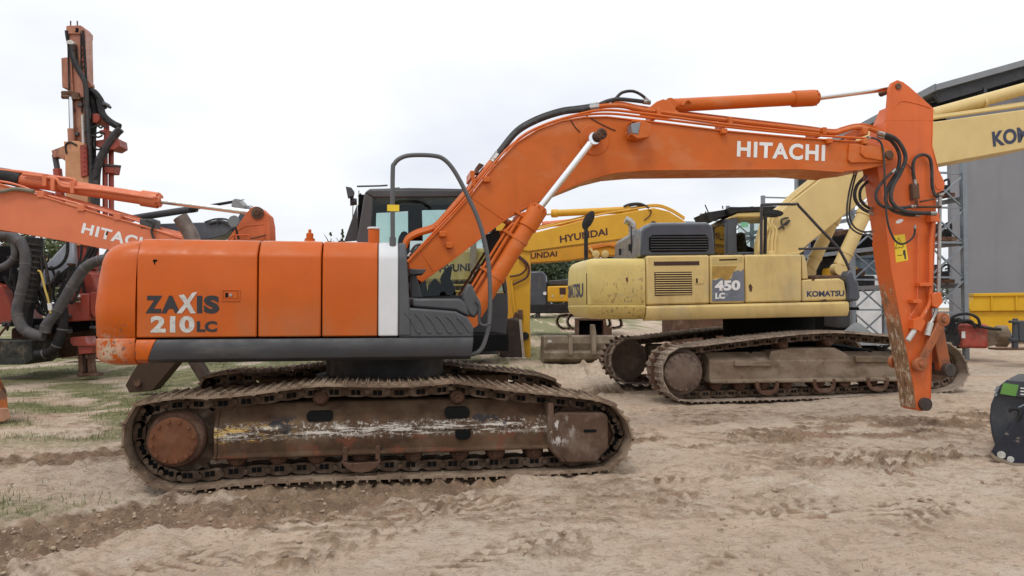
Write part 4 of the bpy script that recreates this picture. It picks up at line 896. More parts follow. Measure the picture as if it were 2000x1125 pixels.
b = MB(); b.cyl((0, 0, .95), (0, 0, 1.42), .8, n=40); b.box((-.9, -1.2, .5), (.9, 1.2, .8))
for sx in (-1, 1):
    for sy in (-1, 1): b.bar((sx * .3, sy * .3, .8), (sx * 1.2, sy * 1.3, .62), .4, .3)
b.build('turntable', m_dark, KX)
b = MB(); b.prism([(-2.3, -.8, 1.42), (1.3, -.8, 1.45), (1.3, -.8, 1.5), (-2.3, -.8, 1.47)], (0, 1.8, 0)); b.build('belly_plate', m_dark, KX)

K0 = K; K = Fr(4.71, 13.62, R(1.5), .05); ROT['z'] = R(1.5 - 9)      # the upper body is slewed a little against the tracks
HK = -1.45
def kpanel(q, name, mat, v1=-.9, bev=.03, rim=0):
    return MB().plate(K, q, HK - rim, v1).build(name, mat, KX, bevel=bev)
kp1 = kpanel([(1262, 499.5), (1385, 498), (1386, 593), (1262, 596)], 'engine_door', m_tan)
kp2 = kpanel([(1386.5, 498.5), (1454, 497.5), (1455, 591.5), (1387, 593)], 'engine_door', m_tan, rim=-.004)
kp3 = kpanel([(1455.5, 497.5), (1566, 496.5), (1566.5, 589), (1456, 591.5)], 'engine_door', m_tan)
kpanel([(1567, 496.5), (1571, 498), (1576, 512), (1579, 545), (1567, 545)], 'door_pillar', m_tan, bev=.02)
kp4 = kpanel([(1567, 546), (1640, 543.5), (1650, 549), (1656, 586), (1567, 589)], 'front_box', m_tan)
sq = [(HK + .01, 0), (HK - .03, -.03), (HK - .03, -.15), (HK + .02, -.24), (HK + .3, -.25), (HK + .3, 0)]
za, zb_ = K.at(1262, 597.5, HK), K.at(1657, 588.5, HK)
MB().loft([[(za.x, p, za.z + q) for p, q in sq], [(zb_.x, p, zb_.z + q) for p, q in sq]]).build('side_skirt', m_tan, KX, bevel=.012)
# counterweight
x0 = K.at(1260.5, 560, HK).x
def kring(z, ins, rf=.20):
    v0 = HK + ins; arc = lambda q: -(3.50 + .15 * (1 - (q / 1.45) ** 2)) + ins; ue = arc(v0 + rf); pts = [(x0, v0)]
    A_, C_, B_ = V((ue + rf * 1.3, v0, 0)), V((ue - .01, v0, 0)), V((ue, v0 + rf, 0)); half = []
    for k in range(9):
        t = k / 8; p = A_ * (1 - t) ** 2 + C_ * 2 * t * (1 - t) + B_ * t * t; half.append((p.x, p.y))
    half += [(arc(q), q) for q in np.linspace(v0 + rf, 0, 8)[1:]]
    pts += half + [(a, -b_) for a, b_ in half[-2::-1]] + [(x0, -v0)]
    return [(a, b_, z) for a, b_ in pts]
ztop, zlow, zline = K.at(1200, 504, HK).z, K.at(1200, 618, HK).z, K.at(1200, 597, HK).z
kprof = [(zlow - .05, .3), (zlow - .02, .12), (zlow + .06, .02), (zline - .01, -.005), (zline + .005, .012), (zline + .02, .0), (zline + .4, .0), (ztop - .14, .01), (ztop - .06, .03), (ztop - .02, .06), (ztop, .12)]
CWK = MB().loft([kring(*k) for k in kprof]).build('counterweight', m_tanc, KX, ang=45)
b = MB(); ct = K.at(1146, 560, HK); b.tube([(ct.x, HK + .02, zline + .02), (ct.x, HK + .02, ztop - .25)], .006, 4); b.build('panel_seam', m_dark, CWK)
def rear(a, q):
    vv = .75 - 1.93 * a; return V((-(3.50 + .15 * (1 - (vv / 1.45) ** 2)) - .006, vv, zline + .14 + .24 * q))
text(K, 'KOMATSU', None, rear, m_letter_b, CWK, .035)
b = MB(); b.box((x0 - .05, -.9, 1.5), (K.at(1560, 540, -.9).x, .35, K.at(1400, 503, -.9).z)); b.box((x0, .3, 1.5), (-.2, 1.4, 2.4)); b.build('body_shell', m_tan, KX, bevel=.02)
# lettering, grilles
text(K, '450', ((1396, 568.5), (1446, 567), (1446, 547), (1396, 548)), HK - .006, m_letter_w, kp2, .05)
text(K, 'LC', ((1397, 584), (1416, 583.5), (1416, 571.5), (1397, 572)), HK - .006, m_letter_w, kp2, .06)
b = MB(); tz = [(920, 500), (922, 372), (940, 378), (962, 366), (985, 366), (1000, 398), (1018, 372), (1032, 365), (1045, 328), (1075, 318), (1085, 328), (1103, 310), (1109, 497)]
b.prism(K.pl([(1080 + .3377 * a, 420 + .3377 * c_) for a, c_ in tz], HK), (0, .003, 0)); b.build('torn_sticker', M('slate_sticker', (.14, .16, .19), .5, var=.15, vs=6, layers=[dict(col=(.42, .38, .3), scale=20, lo=.66, hi=.69)]), kp2)
b = MB(); b.prism(K.pl([(1390, 505), (1450, 502), (1450, 512), (1430, 515), (1392, 518)], HK + .001), (0, .003, 0)); b.mi = 1; b.prism(K.pl([(1405, 506.5), (1440, 505.5), (1440, 508), (1405, 509)], HK - .002), (0, .003, 0)); b.build('faded_patch', [paint('bleached_tan_patch', (.52, .40, .16)), m_dark], kp2)
b = MB(); b.prism(K.pl([(1391, 520), (1440, 520), (1428, 538), (1420, 552), (1404, 542), (1391, 545)], HK + .0005), (0, .003, 0)); b.build('bare_patch', M('old_ochre_patch', (.36, .22, .045), .6, var=.2, vs=7), kp2)
text(K, 'KOMATSU', ((1576, 580), (1649, 578.5), (1649, 567), (1576, 568.5)), HK - .003, m_letter_b, kp4, .04)
b = MB(); b.plate(K, [(1278, 531.5), (1351, 530.5), (1352, 576), (1279, 578)], HK - .004, HK + .02); b.mi = 1
for k in range(10):
    y = 533 + k * 4.45; p, q = K.at(1280, y + 1.2, HK), K.at(1350.5, y + .6, HK); b.loft([[(p.x, HK - .016, p.z - .006), (p.x, HK - .006, p.z + .004), (p.x, HK - .002, p.z), (p.x, HK - .012, p.z - .010)], [(q.x, HK - .016, q.z - .006), (q.x, HK - .006, q.z + .004), (q.x, HK - .002, q.z), (q.x, HK - .012, q.z - .010)]])
b.build('louvre_grille', [M('dark_maroon_gap', (.05, .02, .014), .7), m_tan], kp1)
b = MB(); b.plate(K, [(1277, 511), (1366, 510), (1366, 518), (1277, 519)], HK - .003, HK + .02); b.build('vent_slot', bpy.data.materials['dark_maroon_gap'], kp1)
b = MB(); b.plate(K, [(1358, 542), (1374, 541.5), (1374, 554), (1358, 554.5)], HK - .012, HK + .01); b.mi = 1; b.plate(K, [(1359.5, 543.5), (1363, 543.3), (1363, 553), (1359.5, 553)], HK - .014, HK + .01); b.build('door_latch', [m_tan, m_dark], kp1, bevel=.003)
for pts, par in (([(1462, 558), (1466, 554), (1470, 561), (1468, 570), (1464, 569)], kp3), ([(1585, 545), (1592, 544.5), (1590, 548), (1586, 548)], kp4), ([(1601, 587), (1612, 584), (1616, 587.5), (1604, 589)], kp4), ([(1222, 543), (1226, 541), (1227, 548), (1224, 552)], CWK)):
    b = MB(); b.prism(K.pl(pts, HK - .003), (0, .005, 0)); b.build('rust_patch', m_rust, par)
# hood
hz = lambda px, py, v=-1.36: K.at(px, py, v)
qs = [(1251, 500), (1253, 452), (1260, 443), (1274, 437), (1382, 436), (1391, 441), (1394, 455), (1397, 498)]
b = MB(); near = K.pl(qs, -1.36); inn = K.pl(qs, -1.36)
far = [V((p.x, 1.3, p.z)) for p in near]; ch = [V((p.x + (.06 if i < 4 else -.03), p.y - 0, p.z)) for i, p in enumerate(near)]
m0 = [V((p.x * 1, -1.24, p.z + (0 if i in (0, 7) else .03))) for i, p in enumerate(near)]
b.loft([near, m0, far]); HOOD = b.build('engine_hood', m_navy, KX, bevel=.03, seg=3)
b = MB(); b.plate(K, [(1268, 464), (1274, 459), (1378, 458), (1383, 463), (1384, 486), (1379, 491), (1274, 492), (1268, 488)], -1.372, -1.3); b.mi = 1
for k in range(6):
    y = 463 + k * 5; b.bar(K.at(1271, y, -1.376), K.at(1382, y - .5, -1.376), .02, .016)
b.build('hood_grille', [m_dark, m_char], HOOD)
b = MB(); p = K.atu(1230, 470, hz(1252, 480).x)
b.tube([(hz(1252, 470).x - .01, -.55, K.at(1240, 441, -.55).z), (hz(1252, 470).x - .01, -.55, 2.45)], .012, 6)
for vv in (-.4, .6): b.box((hz(1252, 490).x - .03, vv - .03, 2.5), (hz(1252, 490).x, vv + .03, 2.62))
b.build('hood_hinge', m_black, HOOD)
b = MB(); c = K.at(1235, 440, -.2); b.tube([(c.x, -.2, c.z - .3), (c.x, -.2, c.z - .02), (c.x - .05, -.2, c.z + .06), (c.x - .13, -.2, c.z + .1)], .07, 12, smooth=4); b.build('exhaust_pipe', m_steel, KX)
# cab beyond the boom
b = MB(); CV = .52
CK = [(1398, 498), (1396, 440), (1400, 428), (1420, 420), (1440, 416), (1500, 414), (1540, 412), (1560, 440), (1575, 498)]
for v0, v1 in ((CV, CV + .07), (CV + .95, CV + 1.02)):
    sh = lambda ps: [V((p.x, v0, p.z)) for p in K.pl(ps, CV)]
    for ps in ([(1417, 498), (1417, 428), (1440, 422), (1442, 432), (1439, 445), (1440, 490), (1445, 498)], [(1440, 424), (1440, 415), (1540, 411), (1560, 440), (1572, 498), (1566, 498), (1552, 445), (1536, 424)], [(1445, 492), (1570, 492), (1572, 505), (1417, 505)]): b.prism(sh(ps), (0, v1 - v0, 0))
pr = K.at(1417, 460, CV)
for va, vb in ((CV, CV + .1), (CV + .8, CV + 1.02)): b.box((pr.x, va, 2.3), (pr.x + .06, vb, K.at(1417, 428, CV).z))
b.box((pr.x, CV, 2.2), (pr.x + .06, CV + 1.0, 2.45)); b.box((pr.x, CV, K.at(1417, 436, CV).z), (pr.x + .06, CV + 1.0, K.at(1417, 427, CV).z))
CBK = b.build('cab', m_navy, KX, bevel=.02)
b = MB(); q = K.pl([(1417, 428), (1430, 421), (1440, 416), (1540, 411), (1536, 425), (1440, 425)], CV); b.prism([V((p.x, CV - .02, p.z)) for p in q], (0, 1.06, 0)); b.build('cab_roof', m_tan, CBK, bevel=.03)
b = MB(); q = K.pl([(1418, 408), (1425, 405), (1535, 403), (1540, 411), (1440, 415), (1425, 420)], CV); b.prism([V((p.x, CV - .04, p.z)) for p in q], (0, 1.12, 0))
b.prism([V((p.x, CV + .1, p.z)) for p in K.pl([(1380, 414), (1418, 408), (1424, 420), (1408, 424), (1391, 434)], CV)], (0, .85, 0)); b.build('roof_guard', m_black, CBK, bevel=.01)
b = MB(); b.prism(K.pl([(1441, 492), (1441, 430), (1536, 426), (1566, 492)], CV + .03), (0, .006, 0)); b.build('window', m_glass, CBK)
b = MB(); b.box((pr.x + .02, CV + .1, 2.45), (pr.x + .03, CV + .8, K.at(1417, 437, CV).z)); b.build('rear_window', glass('pale_rear_glass', (.8, .88, .9), .5, .05), CBK)
b = MB(); b.prism(K.pl([(1440, 498), (1441, 460), (1446, 452), (1456, 455), (1460, 480), (1475, 485), (1480, 498)], CV + .4), (0, .4, 0)); b.build('seat', m_dark, CBK, bevel=.04)
b = MB(); b.prism(K.pl([(1447, 434), (1461, 434), (1461, 444), (1447, 444)], CV + .02), (0, .004, 0)); b.build('cab_sticker', M('green_sticker', (.2, .5, .33), .5), CBK)
for a, c_ in (((1384, 416), (1377, 400)), ((1412, 408), (1411, 402)), ((1378, 434), (1378, 413))): b = MB(); b.tube(K.pl([a, c_], CV + .4), .012, 6); b.build('aerial', m_black, CBK)
# boom
B0, B1 = -.36, .36
kb = [(1500, 497), (1500, 470), (1511, 428), (1539, 399), (1585, 364), (1640, 320), (1690, 278), (1722, 254), (1752, 244), (1790, 240), (1830, 237), (2000, 214), (2170, 192), (2200, 196), (2206, 220), (2190, 246), (2000, 290), (1830, 321), (1780, 334), (1745, 350), (1712, 372), (1650, 420), (1579, 477), (1559, 494), (1530, 500)]
m_tanb = paint('tan_boom_paint', (.62, .465, .20), dust=.3, chips=[chip(lo=.74, scale=10)])
b = MB(); b.plate(K, kb, B0, B1); KB = b.build('boom', m_tanb, KX, bevel=.015)
b = MB(); pts = K.pl([(1830, 237), (2000, 214), (2170, 192)], B0); 
b.build if 0 else None
text(K, 'KOMATSU', ((1940, 287), (2092, 262), (2090, 232), (1937, 257)), B0 - .005, m_letter_b, KB, .04)
for dv, off in ((B0 + .1, 0), (B0 + .24, -5), (B0 + .4, -8)):
    hose(K, KB, [(a + off * .6, c_ + off * .5) for a, c_ in ((1487, 494), (1489, 474), (1500, 447), (1516, 424), (1545, 390), (1590, 353), (1640, 312), (1690, 270), (1725, 248), (1760, 238), (1830, 230), (2000, 206), (2160, 185))], dv, .028, m_tanb, 'oil_pipe', fit=False, n=8)
for off in (0, 6): hose(K, KB, [(1507 + off, 498), (1508 + off, 470), (1510 + off, 450), (1501 + off, 436), (1504 + off, 426), (1512 + off, 424)], B0 - .06, .026, m_tanb, 'oil_pipe', fit=False)
b = MB(); b.plate(K, [(1502, 490), (1513, 490), (1514, 498), (1502, 498)], B0 - .12, B0); b.build('pipe_clamp', m_tanb, KB, bevel=.01)
b = MB(); b.plate(K, [(1536, 494), (1558, 493), (1580, 480), (1578, 485), (1560, 497), (1536, 498)], B0 - .03, B0); b.build('boom_lug', m_tanb, KB, bevel=.01)
for pth in ([(1532, 448), (1526, 430), (1540, 425)], [(1535, 440), (1542, 430), (1520, 448)]): hose(K, KB, pth, B0 - .03, .016, m_hose, 'hose')
base, head = K.at(1818, 224, 0), K.at(2075, 153, 0); tip = K.at(2170, 128, 0)
KAC = cyl_pair(K, KX, base, head, tip, 0, .115, .14, .06, m_tanb, 'arm_cylinder', hx=.3)
b = MB(); c = K.at(1917, 200, 0); t = (head - base).normalized(); b.lathe(c, t, [(0, 0), (0, .124), (.05, .124), (.05, 0)], 20); b.build('clamp_band', m_tanb, KAC)
b = MB(); b.plate(K, [(2140, 120), (2180, 110), (2220, 190), (2236, 240), (2200, 560), (2188, 600), (2170, 590), (2160, 420), (2165, 230)], -.22, .22); b.build('arm', m_tanb, KX, bevel=.02)
for v in (-.62, .62):
    base, head, tip = K.at(1640, 520, -.62), K.at(1694, 405, -.62), K.at(1735, 300, -.62)
    for p in (base, head, tip): p.y = v
    bc = cyl_pair(K, KX, base, head, tip, v, .118, .135, .055, m_tanb, 'boom_cylinder', hx=.12)
    b = MB(); t = (head - base).normalized(); c = base + t * (head - base).length * .2; b.lathe(c, t, [(0, 0), (0, .13), (.05, .13), (.05, 0)], 20); b.build('clamp_band', m_tanb, bc)
b = MB(); c = K.at(1640, 535, -.8); b.box((c.x - .5, -.8, 1.6), (c.x + .25, .8, c.z - .02)); b.build('boom_base', m_rust, KX, bevel=.03)
# rails and mirrors
b = MB(); pts = K.pl([(1487, 497), (1487, 408), (1489, 402), (1495, 399.5), (1553, 399), (1560, 402), (1600, 445), (1640, 488), (1659, 527)], -1.3); b.tube(pts, .024, 10, smooth=2); b.build('hand_rail', M('black_rail_paint', (.035, .03, .032), .5), KX)
b = MB(); b.tube(K.pl([(1560, 486), (1641, 485)], -1.3), .02, 8); b.build('rail_crossbar', bpy.data.materials['black_rail_paint'], KX)
b = MB(); b.tube(K.pl([(1494, 496), (1495, 420)], -1.25), .03, 8); c = K.at(1508, 417, -1.25); b.loft([[(c.x + (.19 - (.06 if k in (0, 3) else 0)) * cos(a), -1.25 + s_, c.z + (.065 - (.03 if k in (0, 3) else 0)) * sin(a)) for a in np.linspace(0, 2 * pi, 18, endpoint=False)] for k, s_ in enumerate((-.03, -.015, .04, .06))]); b.build('rail_mirror', m_black, KX)
b = MB(); b.plate(K, [(1652, 540), (1659, 527), (1667, 532), (1671, 545), (1677, 550), (1681, 580), (1677, 588), (1655, 586), (1657, 560)], -1.5, -1.25); b.build('front_mirror', m_navy, KX, bevel=.03)
c = K.at(1149, 430, -.95); b = MB(); b.tube([(c.x - .04, -.95, ztop - .1), (c.x - .04, -.95, c.z)], .035, 8); b.loft([[(c.x + .02 * s_ + (r * .11) * cos(a) , -.95 + s_ * .5 + .0, c.z + (r * .13) * sin(a) + r * .09 * cos(a)) for a in np.linspace(0, 2 * pi, 16, endpoint=False)] for s_, r in ((-.08, .6), (-.05, 1), (.02, 1), (.06, .5))]); b.build('rear_mirror', m_black, KX)
ROT['z'] = None
# ------------------------------------------------------------------ helpers for the yard behind
def place(px, Y, yaw=0): return Fr((px - 1000) / FPX * Y, Y, R(yaw))
def part(b, name, mat, root, **k): return b.build(name, mat, root, **k)

# ------------------------------------------------------------------ second orange excavator (boom across the left edge)
H = place(200, 12.9, 4)
HX = H.empty('excavator', 'sun-bleached orange excavator whose boom comes in from the left edge behind the counterweight', 'excavator')
top = [(-330, 452), (-250, 400), (-160, 368), (-60, 358), (0, 361), (40, 372), (104, 391), (195, 419), (280, 443), (340, 462), (395, 478), (420, 496)]
bot = [(410, 520), (330, 516), (207, 487), (119, 470), (0, 449), (-100, 440), (-180, 452), (-260, 500), (-330, 560), (-380, 540)]
b = MB(); b.plate(H, top + bot, 0, .55); 
lo = H.pl(top, 0); b.tube([p + V((0, -.01, .01)) for p in lo], .018, 6)
HB = b.build('boom', m_or_far, HX, bevel=.014)
text(H, 'HITACHI', ((158, 455), (301, 493), (306, 470), (163, 435)), -.004, m_letter_w, HB, .036, spread=1.14)
for dv, dy in ((.1, 0), (.28, -3), (.42, -6)):
    hose(H, HB, [(-60, 350 + dy), (0, 354 + dy), (40, 363 + dy), (75, 377 + dy), (120, 389 + dy), (195, 410 + dy), (270, 432 + dy), (300, 447 + dy), (380, 468 + dy)], dv, .022, m_or_far, 'oil_pipe', fit=False, n=6)
for px, py in ((93, 382), (240, 425), (170, 408)): c = H.at(px, py, .2); MB().box((c.x - .06, -.03, c.z - .07), (c.x + .06, .45, c.z + .05)).build('pipe_clamp', m_or_far, HB, bevel=.008)
hose(H, HB, [(-70, 372), (0, 374), (30, 369), (66, 374)], -.06, .035, M('olive_grey_hose', (.17, .145, .10), .7), 'boom_hose')
hose(H, HB, [(285, 430), (300, 436), (296, 452), (302, 470)], -.05, .02); c = H.at(290, 438, .1); MB().box((c.x - .12, 0, c.z - .12), (c.x + .14, .3, c.z + .09)).build('hose_clamp', m_char, HB, bevel=.03)
base, head, tip = H.at(-70, 334, .28), H.at(311, 392, .28), H.at(505, 417, .28)
HC = cyl_pair(H, HX, base, head, tip, .28, .118, .145, .052, m_or_far, 'arm_cylinder', hx=.26)
hose(H, HC, [(45, 340), (90, 346), (110, 350), (120, 362), (140, 366), (200, 372), (300, 387)], .13, .028, m_or_far, 'cylinder_pipe', fit=False); hose(H, HC, [(0, 332), (50, 337), (110, 346), (140, 350), (148, 355)], .2, .03, m_or_far, 'cylinder_pipe', fit=False)
for px, py in ((88, 350), (104, 359), (142, 364)): c = H.at(px, py, .14); MB().box((c.x - .03, .1, c.z - .13), (c.x + .04, .2, c.z + .09)).build('pipe_clamp', m_or_far, HC, bevel=.008)
b = MB(); b.tube([base + V((-.3, 0, .03)), base + V((.1, 0, .05)), H.at(-20, 340, .28), H.at(20, 346, .28), H.at(43, 352, .28)], .145, 14); b.build('cylinder_sleeve', m_black, HC)
b = MB(); b.plate(H, [(484, 412), (492, 405), (500, 403), (508, 406), (523, 420), (527, 440), (528, 470), (500, 520), (420, 620), (340, 712), (296, 764), (252, 767), (245, 752), (262, 722), (320, 640), (400, 540), (446, 466), (470, 432)], .1, .5)
b.tube(H.pl([(446, 468), (468, 447), (480, 441), (515, 438)], .1), .012, 6); b.tube(H.pl([(519, 425), (516, 470)], .1), .012, 6)
m_harm = M('worn_orange_arm', (.52, .13, .055), .75, spec=.12, var=.12, layers=[dict(col=(.06, .038, .026), scale=1.8, lo=.05, hi=.3, z=((1.25, .9),)), chip(lo=.7, scale=10)], bump=.002, bs=25)
HA = b.build('arm', m_harm, HX, bevel=.02)
b = MB(); c = H.at(503, 416, .1); b.lathe((c.x, .04, c.z), (0, 1, 0), [(0, 0), (0, .05), (.02, .06), (.03, .11), (.1, .11), (.1, 0)], 22); b.build('arm_pin', m_rust, HA)
b = MB(); b.tube(H.pl([(459, 472), (457, 459), (486, 459), (488, 466), (500, 464), (520, 459)], .05), .012, 6); b.build('grease_line', m_rust, HA)
c = H.at(268, 748, .05); b = MB(); b.lathe((c.x, .03, c.z), (0, 1, 0), [(0, 0), (0, .06), (.42, .06), (.42, 0)], 18); b.build('tip_bushing', m_rust, HA)
b = MB(); b.bar(H.at(372, 690, .3), H.at(408, 748, .3), .3, .16); b.build('tipping_link', M('grimy_dark_link', (.06, .043, .034), .85, spec=.1, var=.3, vs=6), HX, bevel=.02)
b = MB(); c = H.at(456, 432, -.15); b.lathe((c.x, -.15, c.z), (.2, 1, 0), [(0, 0), (0, .10), (.02, .105), (.05, .08), (.05, 0)], 24); b.mi = 1; b.tube([(c.x + .02, -.1, c.z - .1), (c.x + .05, 0, c.z - .3)], .02, 6); b.build('round_mirror', [M('grey_disc', (.16, .165, .17), .5), m_black], HX)
m_hbody = m_or_far
b = MB(); q = H.at(-420, 560, .3); b.box((q.x - 2.6, -1.1, 1.05), (q.x + .3, 1.5, 2.1)); b.build('body_shell', m_hbody, HX, bevel=.08)
b = MB(); b.box((q.x - 2.9, -1.3, .1), (q.x + 1.2, 1.7, .9)); b.build('undercarriage', m_rust, HX, bevel=.15)

# ------------------------------------------------------------------ dark grey excavator boom further back
D = place(350, 17.5, -3)
DX = D.empty('excavator', 'dark grey excavator boom and cylinder showing above the orange engine hood', 'excavator')
b = MB(); b.plate(D, [(230, 452), (305, 437), (400, 434), (430, 428), (446, 433), (455, 446), (440, 459), (415, 466), (380, 470), (340, 490), (200, 560), (170, 545)], 0, .6); DBM = b.build('boom', m_navy, DX, bevel=.02)
for pth in ([(400, 434), (420, 428), (440, 428), (452, 434)], [(408, 437), (430, 433), (448, 440)], [(425, 430), (425, 438)]): hose(D, DBM, pth, -.05, .022)
b = MB(); b.tube(D.pl([(225, 432), (300, 420), (372, 409)], .3), .085, 16); b.mi = 1; b.tube(D.pl([(372, 409), (384, 407)], .3), .09, 16); b.tube(D.pl([(384, 407), (415, 401), (456, 394)], .3), .035, 10); b.build('arm_cylinder', [m_char, m_black], DX)
b = MB(); b.plate(D, [(452, 396), (456, 389), (462, 388), (468, 394), (480, 406), (478, 411), (452, 406)], .1, .5); b.tube(D.pl([(462, 389), (470, 391), (477, 390)], .2), .015, 6); b.tube(D.pl([(478, 406), (490, 402), (500, 410)], .1), .012, 6, smooth=3); b.build('arm_head', M('grey_casting', (.22, .225, .23), .5, var=.2), DX, bevel=.02)
b = MB(); b.plate(D, [(478, 400), (492, 440), (480, 640), (460, 690), (450, 640), (455, 440)], .1, .5); b.build('arm', m_navy, DX, bevel=.02)

# ------------------------------------------------------------------ drill rig
T = place(150, 16.2, 3)
RX = T.empty('drill_rig', 'faded red crawler drill rig with a tall salmon mast and thick black hose bundles', 'drill rig')
MBX = []
b = MB(); b.plate(T, [(129, 52), (160, 50), (166, 58), (168, 160), (172, 300), (178, 470), (135, 470), (139, 300), (137, 175), (131, 110)], 0, .34)
MAST = b.build('mast', m_pink, RX, bevel=.02)
b = MB(); b.plate(T, [(129, 50), (157, 49), (163, 56), (163, 66), (129, 66)], -.04, .38); b.mi = 1; b.plate(T, [(147, 54), (153, 54), (153, 63), (147, 63)], -.05, 0); b.build('crown_head', [m_pink, m_dark], MAST, bevel=.01)
for x in (138, 151): b = MB(); b.tube(T.pl([(x, 52), (x, 41)], .1), .014, 6); b.build('head_stud', m_rust, MAST)
for k in range(9):
    y_ = 70 + 12 * k; c = T.at(163, y_, -.01); b = MB(); b.box((c.x - .05, -.03, c.z - .02), (c.x + .04, .0, c.z + .02)); b.build('guide_block', m_rust if k % 2 else m_red, MAST)
for pth in ([(133, 60), (134, 140), (136, 230), (138, 330)], [(158, 62), (159, 140), (160, 220)], [(170, 210), (171, 280), (172, 340)], [(149, 90), (152, 130), (157, 160)]): hose(T, MAST, pth, -.03, .016, m_black, n=6)
for px, py in ((142, 215), (158, 205), (150, 262), (166, 255)): c = T.at(px, py, -.02); b = MB(); b.box((c.x - .05, -.07, c.z - .04), (c.x + .05, 0, c.z + .04)); b.build('hose_clip', m_char, MAST, bevel=.01)
b = MB(); b.plate(T, [(119, 113), (132, 111), (135, 173), (121, 171)], .05, .3); b.build('side_box', m_pink, MAST, bevel=.015)
b = MB(); b.tube(T.pl([(143, 200), (139, 120), (138, 78)], -.03), .02, 6); b.plate(T, [(150, 150), (153, 142), (165, 142), (168, 148), (168, 190), (150, 190)], -.05, 0); b.build('feed_cover', m_pink, MAST, bevel=.008)
b = MB(); b.plate(T, [(165, 160), (172, 157), (178, 162), (179, 168), (174, 172), (166, 171)], 0, .15); b.build('sheave_lug', m_pink, MAST, bevel=.01)
hose(T, MAST, [(137, 92), (140, 110), (148, 130), (160, 150), (166, 165), (168, 200), (170, 240), (173, 280), (175, 330)], -.09, .045, m_black); hose(T, MAST, [(139, 88), (144, 110), (152, 130), (163, 152), (169, 175), (172, 230), (176, 300), (178, 360)], -.12, .04, m_hose)
hose(T, MAST, [(162, 60), (165, 100), (168, 150), (170, 200)], -.03, .028, m_black, fit=False); hose(T, MAST, [(129, 60), (131, 75), (135, 90)], -.04, .03, m_black, fit=False)
b = MB(); b.plate(T, [(128, 80), (138, 77), (146, 84), (140, 87), (130, 85)], -.12, 0); b.build('hose_saddle', m_letter_s, MAST, bevel=.01)
b = MB(); b.cyl(*T.pl([(139, 190), (141, 252)], -.07), .045, n=12); b.mi = 1; b.cyl(*T.pl([(139, 252), (141, 292)], -.07), .075, n=12); b.mi = 2; b.cyl(*T.pl([(161, 225), (163, 280)], -.07), .03, n=10); b.build('feed_cylinder', [m_chrome, m_pink, m_letter_s], MAST)
b = MB(); b.cyl(*T.pl([(121, 182), (140, 182)], -.06), .05, n=10); b.cyl(*T.pl([(121, 189), (140, 189)], -.06), .05, n=10); b.plate(T, [(136, 178), (152, 180), (156, 193), (140, 194)], -.12, 0); b.build('breakout_clamp', m_rust, MAST, bevel=.008)
b = MB(); b.plate(T, [(124, 276), (150, 275), (166, 280), (172, 320), (172, 480), (127, 480), (127, 320)], -.14, -.01); b.build('mast_cradle', M('peach_cradle_paint', (.50, .245, .115), .5, var=.15, layers=[chip(lo=.66, scale=8)]), RX, bevel=.015)
b = MB(); b.plate(T, [(100, 294), (126, 284), (127, 314), (114, 306), (104, 308)], -.1, .1); b.mi = 1; b.tube(T.pl([(107, 302), (112, 330), (116, 345)], 0), .06, 10); b.mi = 2; b.tube(T.pl([(112, 330), (122, 420)], 0), .09, 10); b.build('tilt_cylinder', [m_pink, m_char, m_red], RX, bevel=.008)
b = MB(); b.plate(T, [(156, 284), (168, 282), (170, 342), (158, 346)], -.2, -.13)
for k in range(6): c = T.at(165, 288 + 9 * k, -.2); b.cyl((c.x, -.22, c.z), (c.x, -.19, c.z), .022, n=6)
b.build('slide_plate', m_red, RX)
b = MB(); b.tube(T.pl([(176, 178), (182, 200), (186, 226), (181, 250), (180, 300), (182, 420), (184, 480)], .15), .085, 8, smooth=3); b.build('dark_feed_column', m_black, RX)
hose(T, RX, [(173, 178), (184, 180), (196, 195), (203, 212)], .05, .07, m_black, 'hose_bundle'); hose(T, RX, [(195, 195), (198, 215), (204, 228), (218, 240), (234, 248)], -.05, .075, m_black, 'hose_bundle'); hose(T, RX, [(236, 252), (226, 262), (212, 282), (200, 302), (192, 320), (188, 345), (187, 400), (187, 470)], -.08, .09, m_hose, 'hose_bundle')
b = MB(); b.plate(T, [(176, 177), (190, 182), (194, 220), (182, 224)], .1, .3); b.build('motor_housing', m_dark, RX, bevel=.02)
b = MB(); b.plate(T, [(180, 222), (190, 221), (197, 230), (190, 240), (180, 240)], -.05, .25); b.build('gear_motor', m_red, RX, bevel=.02)
b = MB(); b.plate(T, [(201, 196), (206, 203), (204, 206), (196, 203)], -.1, .2); b.build('hose_guide', m_char, RX, bevel=.01); b = MB(); b.plate(T, [(203, 227), (212, 229), (211, 233), (202, 232)], -.1, .2); b.build('hose_guide', m_char, RX, bevel=.01)
b = MB(); b.plate(T, [(187, 274), (202, 272), (202, 256), (215, 256), (215, 268), (232, 271), (234, 286), (222, 293), (208, 290), (187, 286)], -.1, .3); b.cyl(*T.pl([(208, 240), (208, 258)], .1), .06, n=14); b.cyl(*T.pl([(207, 256), (207, 262)], .1), .13, n=16); b.build('rotary_head', m_red, RX, bevel=.015)
for x, v in ((205, .1), (217, .2)): b = MB(); b.cyl(*T.pl([(x, 288), (x + 1, 470)], v), .055, n=12); b.build('drill_rod', m_red, RX)
b = MB(); b.plate(T, [(202, 322), (224, 322), (221, 338), (205, 338)], 0, .3); b.mi = 1; b.tube(T.pl([(196, 324), (212, 323), (236, 325)], .0), .03, 8); b.build('rod_guide', [m_red, m_char], RX, bevel=.01)
for pth in ([(180, 250), (190, 246), (197, 250), (202, 246), (210, 250)], [(184, 262), (196, 258), (204, 262)], [(186, 270), (184, 285), (190, 292), (198, 290)], [(130, 300), (128, 285), (136, 278), (150, 284)], [(181, 330), (190, 310), (192, 340), (182, 352)], [(180, 264), (192, 268), (200, 264)]): hose(T, RX, pth, -.15, .02, m_black)
